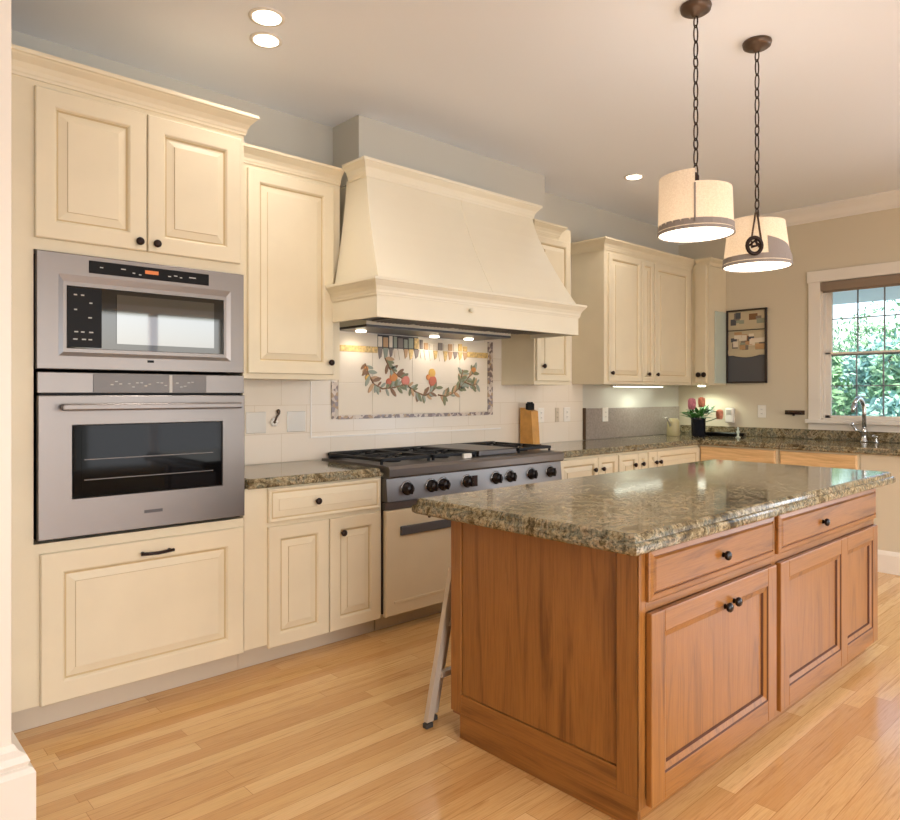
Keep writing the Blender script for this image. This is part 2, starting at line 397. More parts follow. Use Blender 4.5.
# window wall with the sink window and a glazed garden door further along
WY0, WY1, WZ0, WZ1 = .55, 2.28, 1.075, 2.27
DY0, DY1, DZ1 = -2.3, -.3, 2.3
m = MB()
for y0, y1, z0, z1 in ((WY1, W+.12, 0, ZC), (DY1, WY0, 0, ZC), (WY0, WY1, 0, WZ0), (WY0, WY1, WZ1, ZC), (DY0, DY1, DZ1, ZC), (-3.4, DY0, 0, ZC)):
    m.box(XR, XR+.12, y0, y1, z0, z1)
struct(m.build('wall_right', 'right_wall_paint'))
m = MB()
for x0, x1, z0, z1 in ((-2.2, -.7, 0, ZC), (1.2, 2.4, 0, ZC), (4.3, XR+.12, 0, ZC), (-.7, 1.2, 2.35, ZC), (2.4, 4.3, 2.35, ZC), (2.4, 4.3, 0, .35)):
    m.box(x0, x1, -3.5, -3.4, z0, z1)
struct(m.build('wall_rear', 'right_wall_paint'))
# soffit box above the hood
m = MB(); m.box(2.37, 4.06, 3.36, W-.0005, 2.545, ZC-.0005); struct(m.build('trim_1', 'wall_upper_paint'))
# wall end at the left of the picture with its casing and base
m = MB(); m.box(-2.2, .43, 2.36, 3.0, 0, ZC-.001)
struct(m.build('wall_stub', 'casing_paint'))
m = MB(); m.box(.398, .436, 2.352, 2.36, .24, ZC-.002, .003); struct(m.build('trim_2', 'white_trim'))
m = MB()
bp = [(0, 0), (.058, 0), (.058, .20), (.050, .214), (.040, .218), (.046, .232), (.038, .25), (.020, .262), (.012, .278), (0, .285)]
m.loft([[(x, 2.36-o, z) if x < 0 else (.43+o, 2.36-o, z) for o, z in bp] if x < 1 else [(.43+o, 3.0, z) for o, z in bp] for x in (-2.2, .43, 2)])
struct(m.build('baseboard_left', 'white_trim'))
# crown on the window wall
cp = [(0, ZC-.125), (.012, ZC-.125), (.016, ZC-.112), (.03, ZC-.10), (.055, ZC-.06), (.085, ZC-.03), (.092, ZC-.018), (.10, ZC-.016), (.10, ZC-.001), (0, ZC-.001)]
m = MB(); m.loft([[(XR-o, y, z) for o, z in cp] for y in (W-.001, -3.39)]); struct(m.build('trim_3', 'crown_paint'))

# sink window
def window(name, y0, y1, z0, z1, x, cols, rows, casing=.10):
    r = bpy.data.objects.new(name, None); C.objects.link(r); r.location = (x, (y0+y1)/2, z0); WORLD[r.name] = Vector(r.location); struct(r)
    m = MB(); t = casing; f = x-.022
    m.box(f, x-.0004, y0-t, y0, z0-.02, z1+t, .004); m.box(f, x-.0004, y1, y1+t, z0-.02, z1+t, .004); m.box(f-.004, x-.0004, y0-t-.01, y1+t+.01, z1, z1+t, .004)
    m.box(x-.05, x-.0004, y0-t-.02, y1+t+.02, z0-.035, z0, .006); m.box(x-.001, x+.121, y0, y1, z0-.001, z0+.012)
    m.box(f, x-.0004, y0-t, y1+t, z0-.12, z0-.036, .004)
    m.box(x-.001, x+.121, y0-.001, y0+.017, z0, z1); m.box(x-.001, x+.121, y1-.017, y1+.001, z0, z1); m.box(x-.001, x+.121, y0, y1, z1-.015, z1+.001)
    m.build('window_frame', 'white_trim', r)
    zm = z0+(z1-z0)*.47
    for k, (a, b, xo) in enumerate(((zm-.01, z1, .075), (z0, zm+.02, .045))):
        m = MB(); X0, X1 = x+xo, x+xo+.03; s = .045
        m.box(X0, X1, y0+.015, y0+.015+s, a, b); m.box(X0, X1, y1-.015-s, y1-.015, a, b); m.box(X0, X1, y0, y1, a, a+s*(.8 if k else .35)); m.box(X0, X1, y0, y1, b-s*(.35 if k else .8), b)
        m.build('sash', 'white_trim', r)
        m = MB(); ya, yb = y0+.06, y1-.06
        for c in range(1, cols): yy = ya+(yb-ya)*c/cols; m.box(X0+.008, X1-.008, yy-.0045, yy+.0045, a+.03, b-.03)
        for c in range(1, rows): zz = a+(b-a)*c/rows; m.box(X0+.008, X1-.008, ya, yb, zz-.0045, zz+.0045)
        m.build('muntins', 'muntin_grey', r)
        m = MB(); m.box(X0+.013, X0+.017, ya-.02, yb+.02, a+.02, b-.02); m.build('pane', 'glass', r)
    return r
window('window_1', WY0, WY1, WZ0, WZ1, XR, 8, 2)
t = thing('roller_blind', 'brown rolled-up fabric blind across the top of the window above the sink', 'blind', (XR, 1.4, 2.19))
m = MB(); m.box(XR-.028, XR+.035, WY0+.002, WY1-.004, WZ1-.085, WZ1-.004, .008); m.build('blind_roll', 'blind_brown', t)
m = MB(); m.box(XR-.02, XR-.008, WY0+.02, WY1-.02, WZ1-.098, WZ1-.086, .003); m.build('bottom_rail', 'blind_brown', t)
# glazed door frame of the window wall and the rear windows (seen in reflections)
def simple_frame(name, P, a0, a1, z0, z1, cols):
    m = MB()
    def bx(A0, A1, Z0, Z1): p, q = P(A0, Z0, -.03), P(A1, Z1, .05); m.box(p[0], q[0], p[1], q[1], p[2], q[2])
    bx(a0-.09, a0, z0, z1+.09); bx(a1, a1+.09, z0, z1+.09); bx(a0, a1, z1, z1+.09)
    for c in range(1, cols): A = a0+(a1-a0)*c/cols; bx(A-.05, A+.05, z0, z1)
    if z0 > .1: bx(a0, a1, z0-.05, z0)
    else: bx(a0, a1, 0.001, .12)
    return struct(m.build(name, 'white_trim'))
simple_frame('window_2', lambda a, z, d: (a, -3.4-d, z), 2.4, 4.3, .35, 2.35, 2)
simple_frame('door_1', lambda a, z, d: (a, -3.4-d, z), -.7, 1.2, 0, 2.35, 2)
simple_frame('door_2', lambda a, z, d: (XR+d, a, z), DY0, DY1, 0, DZ1, 2)

# ------------------------------------------------------------------ profiles
def crown(parent, x0, x1, yf, z0, z1, out, left=True, right=True, yb=W, mname='cream', name='crown_molding', yr=None):
    h = z1-z0; pr = [(0, z0), (out*.12, z0), (out*.16, z0+h*.1), (out*.22, z0+h*.16), (out*.26, z0+h*.3), (out*.45, z0+h*.52), (out*.8, z0+h*.74), (out*.86, z0+h*.8), (out*.98, z0+h*.83), (out, z0+h*.88), (out, z1), (0, z1)]
    path = []
    yb = yb-.002
    if left: path += [(x0, yb, -1, 0), (x0, yf, -1, -1)]
    else: path += [(x0, yf, 0, -1)]
    if right: path += [(x1, yf, 1, -1), (x1, (yr or yb), 1, 0)]
    else: path += [(x1, yf, 0, -1)]
    return sweep_crown(name, parent, pr, path, mname)
def inset_poly(pts, d):
    n = len(pts); out = []
    for i in range(n):
        p0, p1, p2 = Vector(pts[i-1]), Vector(pts[i]), Vector(pts[(i+1) % n])
        e1, e2 = (p1-p0).normalized(), (p2-p1).normalized(); n1, n2 = Vector((-e1.y, e1.x)), Vector((-e2.y, e2.x))
        out.append(p1+(n1+n2)*(d/(1+n1.dot(n2))))
    return out
def slab(name, pts, z1, mname='granite', label=None, cat=None, th=.058):
    """counter slab with a stepped ogee edge; pts ccw 2-D; th .058"""
    pr = [(.010, z1-th), (.002, z1-th+.006), (0, z1-th+.012), (.0, z1-.032), (.004, z1-.025), (.014, z1-.0225), (.014, z1-.020), (.0145, z1-.010), (.018, z1-.004), (.024, z1)]
    m = MB(); m.loft([[(p.x, p.y, z) for p in inset_poly(pts, d)] for d, z in pr])
    o = m.build(name, mname)
    if label: tag(o, label, cat)
    return o

# ------------------------------------------------------------------ tall oven cabinet
G = 'cabinets along the range wall'
t = thing('oven_cabinet', 'tall cream cabinet that holds the microwave and wall oven, at the left end', 'cabinet', (.97, 3.3, 0))
m = MB(); X0, X1 = .45, 1.486
m.box(X0, .632, D, W-.002, .105, 2.50); m.box(1.482, X1, D, W-.002, .105, 2.50); m.box(.632, 1.482, D, W-.002, 1.848, 2.50); m.box(.632, 1.482, D, W-.002, .105, .722)
m.box(.632, 1.482, W-.03, W-.002, .722, 1.848)
m.build('carcass', 'cream', t)
crown(t, X0, X1, D, 2.492, 2.582, .052, left=False, yr=3.245)
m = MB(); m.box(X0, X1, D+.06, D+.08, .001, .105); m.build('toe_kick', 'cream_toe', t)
for a0, a1, ka in ((.634, 1.044, 1.012), (1.049, 1.464, 1.082)):
    d = raised('door', t, a0, a1, 1.893, 2.468, D-.02, st=.075); knob(d, ka, 1.928, D-.02)
d = raised('drawer', t, .652, 1.478, .104, .684, D-.02, st=.085)
m = MB(); y = D-.02
m.tube([(1.025, y, .634), (1.025, y-.025, .634)], .006); m.tube([(1.135, y, .634), (1.135, y-.025, .634)], .006)
m.tube([(1.012, y-.025, .634), (1.05, y-.029, .632), (1.08, y-.031, .631), (1.11, y-.029, .632), (1.148, y-.025, .634)], .007)
m.build('pull', 'bronze', d)
# ------------------------------------------------------------------ microwave
t = thing('microwave', 'built-in stainless steel microwave above the wall oven in the tall cabinet', 'microwave', (1.06, 3.2, 1.39))
x0, x1, z0, z1, f = .637, 1.477, 1.392, 1.844, D-.022
m = MB(); m.box(x0+.01, x1-.01, D-.001, W-.06, z0, z1-.004); m.build('body', 'steel_dark', t)
P = on('y', f)
m = MB()   # steel face with a shallow dished field round the glass
wx0, wx1, wz0, wz1 = .742, 1.383, 1.474, 1.720
def rl(i0, i1, k0, k1, d): return [P(i0, k0, d), P(i1, k0, d), P(i1, k1, d), P(i0, k1, d)]
m.loft([rl(x0, x1, z0, z1, .02), rl(x0, x1, z0, z1, .003), rl(x0+.003, x1-.003, z0+.003, z1-.003, 0), rl(wx0-.030, wx1+.030, wz0-.03, wz1+.042, 0), rl(wx0-.012, wx1+.012, wz0-.014, wz1+.016, .007), rl(wx0, wx1, wz0, wz1, .007), rl(wx0, wx1, wz0, wz1, .014)], True, True)
m.build('face_plate', 'steel', t)
m = MB(); m.box(wx0+.001, wx1-.001, f+.004, f+.012, wz0+.001, wz1-.001, .001); gl = m.build('door_glass', 'black_glass', t)
m = MB(); m.box(.925, 1.335, f+.0015, f+.0038, 1.500, 1.700); m.build('viewing_pane', 'viewing_glass', gl)
m = MB(); m.box(.745, .868, f+.002, f+.0038, wz0+.006, wz1-.006); kp = m.build('keypad', 'black_plastic', t)
rnd = random.Random(4)
for r_ in range(7):
    for c_ in range(3):
        if rnd.random() < .72:
            xx = .775+c_*.026+rnd.uniform(-.004, .004); zz = 1.685-r_*.029; m = MB(); m.box(xx-.007*rnd.random()-.003, xx+.006, f+.0008, f+.0018, zz-.002, zz+.003); m.build('key_mark', 'marks', kp)
m = MB(); m.box(.82, 1.31, f-.003, f+.002, 1.776, 1.826, .003); dp_ = m.build('display_strip', 'black_plastic', t)
m = MB(); m.box(1.035, 1.09, f-.004, f-.0032, 1.797, 1.812); m.build('clock_display', 'orange_display', dp_)
for xx, zz, ww in ((.86, 1.80, .012), (.94, 1.803, .018), (.985, 1.792, .01), (1.01, 1.788, .01), (1.13, 1.795, .012), (1.155, 1.80, .014), (1.18, 1.795, .01), (1.22, 1.80, .03)):
    m = MB(); m.box(xx, xx+ww, f-.004, f-.0032, zz, zz+.004); m.build('button_mark', 'marks', dp_)
m = MB(); m.box(1.045, 1.072, f-.0012, f+.001, 1.427, 1.437, .001); m.build('logo_plate', 'black_plastic', t)
# ------------------------------------------------------------------ wall oven
t = thing('wall_oven', 'stainless steel wall oven with bar handle below the microwave', 'oven', (1.06, 3.2, .73))
m = MB(); m.box(.65, 1.467, D-.001, W-.06, .73, 1.382); m.build('body', 'black_plastic', t)
m = MB(); m.box(.640, 1.477, f, f+.02, 1.300, 1.380, .002); cp_ = m.build('control_panel', 'steel', t)
m = MB(); m.box(.835, 1.298, f-.002, f+.002, 1.303, 1.377, .001); tp = m.build('touch_panel', 'steel_dark', cp_)
m = MB(); m.box(1.135, 1.148, f-.0035, f-.0018, 1.303, 1.377); m.build('divider', 'marks', cp_)
rnd = random.Random(9)
for k in range(22):
    xx = .90+k*.0165
    if abs(xx-1.14) > .02 and rnd.random() < .8: zz = 1.335+rnd.uniform(-.013, .013); m = MB(); m.box(xx, xx+.011, f-.0035, f-.0018, zz, zz+.004); m.build('touch_mark', 'marks', tp)
ox0, ox1, oz0, oz1 = .757, 1.372, .885, 1.176
m = MB(); x0, x1, z0, z1 = .640, 1.477, .738, 1.290
P = on('y', f-.008)
m.loft([rl(x0, x1, z0, z1, .028), rl(x0, x1, z0, z1, .003), rl(x0+.003, x1-.003, z0+.003, z1-.003, 0), rl(ox0, ox1, oz0, oz1, 0), rl(ox0+.003, ox1-.003, oz0+.003, oz1-.003, .006), rl(ox0+.003, ox1-.003, oz0+.003, oz1-.003, .02)])
dr_ = m.build('door', 'steel', t)
m = MB(); m.box(ox0+.004, ox1-.004, f-.005, f+.002, oz0+.004, oz1-.004, .001); gl = m.build('oven_window', 'oven_glass', dr_)
m = MB(); m.box(ox0+.035, ox1-.035, f-.0065, f-.0052, oz0+.028, oz1-.022); m.build('inner_pane', 'oven_glass', dr_)
m = MB()
for zz in (.955, 1.035):
    m.box(ox0+.045, ox1-.045, f-.0075, f-.0066, zz, zz+.004)
m.build('rack', 'steel_dark', dr_)
m = MB(); y = f-.05
m.box(.712, 1.440, y-.012, y+.012, 1.232, 1.258, .006, 3); m.box(.722, .748, y, f-.008, 1.234, 1.256, .003); m.box(1.404, 1.430, y, f-.008, 1.234, 1.256, .003)
m.build('handle', 'steel', dr_)
m = MB(); m.box(1.03, 1.105, f-.0095, f-.0078, .800, .813, .001); m.build('nameplate', 'slate', dr_)
# ------------------------------------------------------------------ left base cabinet
t = thing('base_cabinet', 'cream base cabinet with one drawer over two doors, between tall cabinet and range', 'cabinet', (1.88, 3.3, 0))
m = MB(); m.box(1.488, 2.278, D, W-.002, .105, .853); m.build('carcass', 'cream', t)
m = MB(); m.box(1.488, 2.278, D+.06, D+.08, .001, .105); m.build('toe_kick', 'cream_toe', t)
d = raised('drawer', t, 1.604, 2.262, .684, .846, D-.02, st=.018, dp=.004); knob(d, 1.868, .764, D-.02)
d = raised('door', t, 1.604, 1.938, .09, .664, D-.02, st=.068)
d = raised('door', t, 1.944, 2.262, .09, .664, D-.02, st=.068); knob(d, 2.018, .585, D-.02)
slab('counter_slab', [(1.489, 2.99), (2.272, 2.99), (2.272, W-.002), (1.489, W-.002)], .900, label='short granite counter with chunky edge left of the range', cat='countertop', th=.046)
# ------------------------------------------------------------------ wall cabinets
def wall_cab(name, label, x0, x1, z0, z1, doors, crown_=None, knobs=(), kz=1.469, group=None):
    t = thing(name, label, 'cabinet', ((x0+x1)/2, (U+W)/2, z0), group)
    m = MB(); m.box(x0, x1, U, W-.002, z0, z1); m.build('carcass', 'cream', t)
    ds = [raised('door', t, a, b, z0+.027, z1-.10, U-.02, st=st) for a, b, st in doors]
    for i, ka in knobs: knob(ds[i], ka, kz, U-.02)
    if crown_: crown(t, x0, (4.15 if x0 > 3 else x1), U, z1-.078, z1+.004, .05, *crown_)
    return t
wall_cab('wall_cabinet', 'cream wall cabinet with a single large door between oven cabinet and hood', 1.489, 2.20, 1.375, 2.545, [(1.64, 2.15, .07)], (False, False), [(0, 2.125)])
t = wall_cab('wall_cabinet', 'small cream wall cabinet half hidden behind the right end of the hood', 3.870, 4.30, 1.365, 2.545, [(3.885, 4.265, .05)], (True, True), [(0, 3.95)], kz=1.50)
t = thing('wall_cabinet', 'cream three-door wall cabinet in the corner right of the hood', 'cabinet', (5.44, 3.46, 1.38))
m = MB(); m.box(4.735, 6.148, U, W-.002, 1.378, 2.552); m.build('carcass', 'cream', t)
for a, b, st, ka in ((4.785, 5.262, .052, 4.812), (5.275, 5.46, .045, 5.36), (5.473, 6.08, .06, 5.50)):
    d = raised('door', t, a, b, 1.402, 2.445, U-.02, st=st); knob(d, ka, 1.468, U-.02)
crown(t, 4.735, 6.148, U, 2.466, 2.556, .05, True, False)
t = thing('wall_cabinet', 'narrow cream corner cabinet on the window wall with a pale glass side', 'cabinet', (6.32, 3.35, 1.38))
m = MB(); m.box(6.152, XR-.002, 3.135, W-.004, 1.378, 2.552); m.build('carcass', 'cream', t)
d = raised('door', t, -3.27, -3.150, 1.402, 2.50, 6.132, 'x', flat=True)
for a, z in ((-3.22, 1.475), (-3.165, 1.475)): knob(d, a, z, 6.132, 'x', .024)
m = MB(); m.box(6.262, 6.492, 3.126, 3.134, 1.398, 2.075, .002); m.build('glass_side_panel', 'pale_glass', t)
pr = [(0, 2.49), (.01, 2.49), (.02, 2.52), (.045, 2.54), (.05, 2.556), (0, 2.556)]
sweep_crown('crown_molding', t, pr, [(6.152, 3.25, -1, 0), (6.152, 3.135, -1, -1), (XR-.004, 3.135, 0, -1)], 'cream')
# ------------------------------------------------------------------ hood
t = thing('range_hood', 'large flared cream wooden range hood with moldings above the cooktop', 'range hood', (2.98, 3.25, 1.69))
hx0, hx1, hy = 2.138, 3.822, 2.872
m = MB(); m.box(hx0, hx1, hy, hy+.02, 1.692, 1.812); m.box(hx0, hx0+.02, hy+.0205, U-.022, 1.692, 1.812); m.box(hx1-.02, hx1, hy+.0205, U-.022, 1.692, 1.812)
m.build('apron', 'hood_cream', t)
crown(t, hx0, hx1, hy, 1.805, 1.892, .042, True, True, yb=U-.02, mname='hood_cream', name='mantel_molding')
bx0, bx1, by = 2.15, 3.81, 2.875
tx0, tx1, ty = 2.23, 3.60, 3.09
loops = []
for k in range(9):
    s = k/8; e = (1-s)**1.35
    a0, a1, yy = tx0+(bx0-tx0)*e, tx1+(bx1-tx1)*e, ty+(by-ty)*e; zz = 1.893+(2.49-1.893)*s
    yw = W-.004 if False else U-.024
    xm = (a0+a1)/2+.02; g = .003
    loops.append([(a0, yw, zz), (a0, yy, zz), (xm-g, yy, zz), (xm, yy+g, zz), (xm+g, yy, zz), (a1, yy, zz), (a1, yw, zz)])
m = MB(); m.loft(loops, True, True); m.build('flared_body', 'hood_cream', t)
m = MB(); m.box(2.37, 3.60, U-.02, 3.622, 1.70, 2.54); m.build('chase', 'hood_cream', t)
crown(t, tx0, tx1, ty, 2.478, 2.566, .05, True, True, yb=U-.05, mname='hood_cream', yr=3.62)
m = MB(); m.box(2.16, 3.80, 2.9, U-.025, 1.72, 1.735)
m.build('liner', 'steel_dark', t)
m = MB(); m.box(2.37, 3.60, U-.02, W-.012, 1.685, 1.699); m.build('liner_rear', 'steel_dark', t)
for k in range(4):
    m = MB(); x_ = 2.36+k*.32
    m.box(x_, x_+.28, 2.95, 3.22, 1.709, 1.7195, .003)
    for q in range(9): m.box(x_+.02+q*.028, x_+.028+q*.028, 2.97, 3.20, 1.704, 1.709)
    m.build('filter', 'steel', t)
for lx, ly in ((2.50, 3.52), (3.10, 3.52), (3.42, 3.52)):
    m = MB(); m.lathe((lx, ly, 1.684), [(.032, 0), (.032, .006), (.024, .008), (0, .009)], 16, '-Z'); lh = m.build('hood_lamp', 'puck_glow', t)
    spot('hood_spot', (lx, ly, 1.672), 2.8, WARM, 150, .5, .03)
knob(t, 2.80, 1.775, hy, m='hood_cream', r=.015)

# ------------------------------------------------------------------ range
t = thing('range', 'wide professional stainless range with black knobs and cream lower doors', 'stove', (3.03, 3.3, 0))
rx0, rx1 = 2.284, 3.772; fy = D-.04
m = MB(); m.box(rx0, rx1, D-.004, W-.01, .105, .868); m.build('body', 'steel_dark', t)
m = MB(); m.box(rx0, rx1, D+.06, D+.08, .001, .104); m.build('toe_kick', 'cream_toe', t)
m = MB(); m.prism([(rx0, fy-.012, .715), (rx0, fy, .838), (rx0, D-.005, .838), (rx0, D-.005, .715)], (rx1-rx0, 0, 0)); m.build('control_panel', 'steel', t)
m = MB(); m.loft([[(x, fy-.018, .842), (x, fy-.028, .852), (x, fy-.03, .89), (x, fy-.02, .905), (x, fy+.02, .908), (x, W-.012, .908), (x, W-.012, .869), (x, D-.004, .869), (x, D-.004, .842)] for x in (rx0, rx1)])
m.build('cooktop_deck', 'steel', t)
m = MB(); m.box(rx0, rx1, D-.03, D-.005, .668, .708, .003); m.build('lower_strip', 'steel', t)
for kx in (2.422, 2.600, 2.690, 2.881, 3.130, 3.258, 3.461, 3.652):
    m = MB(); c_ = (kx, fy-.006, .776)
    m.lathe(c_, [(.036, 0), (.036, .008), (.028, .012), (.026, .034), (.022, .04), (0, .041)], 20, '-Y')
    m.box(kx-.006, kx+.006, fy-.054, fy-.02, .750, .804, .003)
    m.build('burner_knob', 'knob_black', t)
    m = MB(); m.lathe((kx, fy-.004, .776), [(.043, 0), (.043, .003), (.037, .004)], 24, '-Y'); m.build('knob_bezel', 'steel_band', t)
m = MB(); m.box(2.925, 2.965, fy-.0115, fy-.004, .742, .808, .002); m.build('badge', 'bronze', t)
def grate(x0, x1, y0, y1):
    m = MB(); z0, z1 = .925, .943
    for xx in (x0, x1-.016): m.box(xx, xx+.016, y0, y1, z0, z1, .003)
    for yy in (y0, (y0+y1)/2-.008, y1-.016): m.box(x0, x1, yy, yy+.016, z0, z1, .003)
    xc = (x0+x1)/2
    for yc in (y0+(y1-y0)*.25, y0+(y1-y0)*.75):
        for a in range(4):
            dx, dy = math.cos(a*PI/2+PI/4), math.sin(a*PI/2+PI/4)
            m.tube([(xc+dx*.035, yc+dy*.035, .937), (xc+dx*(x1-x0)*.62, yc+dy*(y1-y0)*.31, .937)], .007, 6)
        m.box(xc-.006, xc+.006, yc-.12, yc-.03, z0+.003, z1); m.box(xc-.006, xc+.006, yc+.03, yc+.12, z0+.003, z1)
    for xx in (x0+.004, x1-.016):
        for yy in (y0+.004, y1-.016): m.box(xx, xx+.012, yy, yy+.012, .909, z0+.002)
    g = m.build('grate', 'iron', t)
    for yc in (y0+(y1-y0)*.25, y0+(y1-y0)*.75):
        m = MB(); m.lathe((xc, yc, .908), [(.05, 0), (.05, .006), (.032, .008), (.034, .016), (.02, .02), (0, .02)], 20); m.build('burner', 'iron', t)
GY0, GY1 = 3.05, 3.585
grate(2.30, 2.66, GY0, GY1); grate(2.675, 3.035, GY0, GY1); grate(3.42, 3.755, GY0, GY1)
m = MB(); m.box(3.055, 3.40, GY0, GY1, .909, .946, .006); m.build('griddle_cover', 'steel_dark', t)
m = MB(); m.box(2.90, 2.965, GY0-.028, GY0-.006, .909, .936, .003); m.build('small_cap', 'white_plastic', t)
m = MB(); m.box(rx0+.05, rx1-.005, GY1+.006, W-.014, .909, .945, .004); m.build('back_rail', 'iron', t)
def oven_door(x0, x1, sx0, sx1):
    P = on('y', D-.03); m = MB()
    def L(i, d): return rl2(x0+i, x1-i, .09+i, .664-i, d)
    def rl2(a, b, c, e, d): return [P(a, c, d), P(b, c, d), P(b, e, d), P(a, e, d)]
    m.loft([L(0, .024), L(0, .005), L(.005, 0)])
    m.box(x0+.055, x1-.055, D-.034, D-.029, .152, .168, .002)
    d = m.build('oven_door', ['cream', 'glaze_and_shade'], t)
    m = MB(); m.box(sx0, sx1, D-.046, D-.0305, .522, .572, .004); m.build('door_handle', 'slate', d)
    m = MB(); m.lathe(((sx0+sx1)/2-.06, D-.031, .605), [(.012, 0), (.012, .003), (0, .004)], 12, '-Y'); m.build('vent_cap', 'bronze_light', d)
oven_door(2.29, 3.026, 2.385, 2.93); oven_door(3.034, 3.768, 3.13, 3.67)

# ------------------------------------------------------------------ right part of the back run + window-wall run
def base(label, x0, x1, doors):
    t = thing('base_cabinet', label, 'cabinet', ((x0+x1)/2, 3.3, 0))
    m = MB(); m.box(x0, x1, D, W-.002, .105, .853); m.build('carcass', 'cream', t)
    m = MB(); m.box(x0, x1, D+.06, D+.08, .001, .104); m.build('toe_kick', 'cream_toe', t)
    for a, b, ka in doors:
        d = raised('door', t, a, b, .115, .835, D-.02, st=.05); knob(d, ka, .748, D-.02)
    return t
base('cream base cabinet immediately right of the range, partly behind the island', 3.776, 4.496, [(3.79, 4.235, 4.186), (4.24, 4.49, 4.285)])
base('cream base cabinet in the middle of the run between range and corner', 4.50, 4.905, [(4.505, 4.763, 4.706), (4.767, 4.90, 4.818)])
base('cream base cabinet at the inner corner right of the range', 4.91, 5.74, [(4.915, 5.038, 5.008), (5.043, 5.735, 5.075)])
def side_cab(label, y0, y1, split):
    t = thing('base_cabinet', label, 'cabinet', (6.1, (y0+y1)/2, 0))
    m = MB(); m.box(5.752, XR-.002, y0, y1, .105, .853); m.build('carcass', 'cream', t)
    m = MB(); m.box(5.81, 5.83, y0, y1, .001, .104); m.build('toe_kick', 'cream_toe', t)
    for a, b in split:
        raised('drawer', t, -b, -a, .69, .84, 5.732, 'x', flat=True, mats=('maple_h', 'glaze_and_shade')); raised('door', t, -b, -a, .115, .68, 5.732, 'x', st=.06)
    return t
side_cab('base cabinet with pale wood drawer fronts under the window wall counter, nearer the corner', 2.34, 3.02, [(2.36, 3.0)])
side_cab('base cabinet with pale wood drawer front below the sink', 1.75, 2.335, [(1.765, 2.32)])
m = MB(); m.box(5.75, 5.78, .3, 1.745, 0.001, .853); m.box(5.78, XR-.002, .3, .33, .001, .853)
struct(m.build('wall_counter_end', 'right_wall_paint'))
m = MB(); bpr = [(0, .001), (.016, .001), (.016, .13), (.010, .145), (.004, .155), (0, .16)]
m.loft([[(5.7495-o, y, z) for o, z in bpr] for y in (1.745, .3)]); struct(m.build('baseboard_right', 'white_trim'))
slab('countertop', [(3.778, 2.99), (5.715, 2.99), (5.715, .27), (XR-.002, .27), (XR-.002, W-.002), (3.778, W-.002)], .900, label='long L-shaped granite countertop running from the range round the corner under the window', cat='countertop', th=.046)
m = MB(); m.box(4.905, XR-.026, W-.024, W-.002, .901, 1.172, .003); tag(m.build('granite_backsplash', 'granite_splash'), 'tall grey granite backsplash panel on the range wall beside the corner', 'backsplash')
m = MB(); m.box(4.887, 4.902, W-.035, W-.001, .901, 1.176, .004); tag(m.build('end_strip', 'bronze_light'), 'narrow brown vertical strip at the left end of the tall granite backsplash', 'edge strip')
m = MB(); m.box(XR-.024, XR-.002, .3, W-.03, .901, .985, .003); tag(m.build('granite_upstand', 'granite'), 'low granite upstand along the window wall behind the sink', 'backsplash')

# tiled backsplash
m = MB(); m.box(1.489, 4.885, W-.008, W-.0005, .901, 1.84); tag(m.build('tiled_backsplash', 'cream_tile'), 'cream wall tiling behind the range from oven cabinet to granite', 'tiles')
# thin frame line round the cooking niche tiles
m = MB()
for a, b, c_, e in ((2.205, 2.215, 1.04, 1.372), (2.205, 3.86, 1.032, 1.042)): m.box(a, b, W-.013, W-.0082, c_, e, .001)
tag(m.build('tile_liner', 'crown_paint'), 'thin raised tile liner framing the niche left of and below the mural', 'tile trim')
# mural
t = thing('tile_mural', 'tile mural of fruit and vine branches inside a mosaic border above the cooktop', 'tile mural', (3.06, W-.01, 1.14))
m = MB(); y1 = W-.0085; y0 = y1-.005
xs = [2.40, 2.66, 2.99, 3.43, 3.715]; zs = [1.165, 1.365, 1.60]
for a, b in zip(xs, xs[1:]):
    for c_, e in zip(zs, zs[1:]): m.box(a+.001, b-.001, y0, y1, c_+.001, e-.001, .001, 1)
m.box(2.40, 3.715, y0, y1, 1.602, 1.676, .001, 1)
m.build('field_tiles', 'm_cream', t)
for a, b, c_, e, mm in ((2.352, 2.398, 1.142, 1.372, 'mosaic'), (3.717, 3.768, 1.142, 1.682, 'mosaic'), (2.40, 3.715, 1.140, 1.163, 'mosaic'), (2.352, 2.70, 1.560, 1.60, 'gold_tile'), (3.50, 3.715, 1.560, 1.60, 'gold_tile')):
    m = MB(); m.box(a, b, y0-.004, y1, c_, e, .002); m.build('border', mm, t)
m = MB(); rnd = random.Random(7); pal = ['m_grey', 'm_cream', 'm_tan', 'm_cream', 'm_sage', 'gold_tile', 'frame_dark']
m.mi = 6; m.box(2.70, 3.04, y0-.0035, y0, 1.588, 1.680)
x = 2.70
while x < 3.50:      # broken tiles of the arbour band
    ww = rnd.uniform(.035, .06); top = 1.676 if x < 3.08 else 1.655
    m.mi = rnd.randrange(6); m.box(x, x+ww-.008, y0-.006, y0, 1.60, top-rnd.uniform(0, .02), .003, 1)
    m.mi = rnd.randrange(6); zz = rnd.uniform(1.535, 1.56)
    m.prism([(x, y0-.004, 1.595), (x+ww*.9, y0-.004, 1.595), (x+ww*.7, y0-.004, zz), (x+ww*.3, y0-.004, zz-.015)], (0, .004, 0))
    x += ww
m.build('arbour_band', pal, t)
def flat(m, cx, cz, r, sx, sz, rot, y, n=10):
    pts = []
    for k in range(n):
        a = 2*PI*k/n; u, v = r*sx*math.cos(a), r*sz*math.sin(a)
        if sx > sz*1.4: v *= abs(math.sin(a))**.3
        pts.append((cx+u*math.cos(rot)-v*math.sin(rot), y, cz+u*math.sin(rot)+v*math.cos(rot)))
    m.prism(pts, (0, .003, 0))
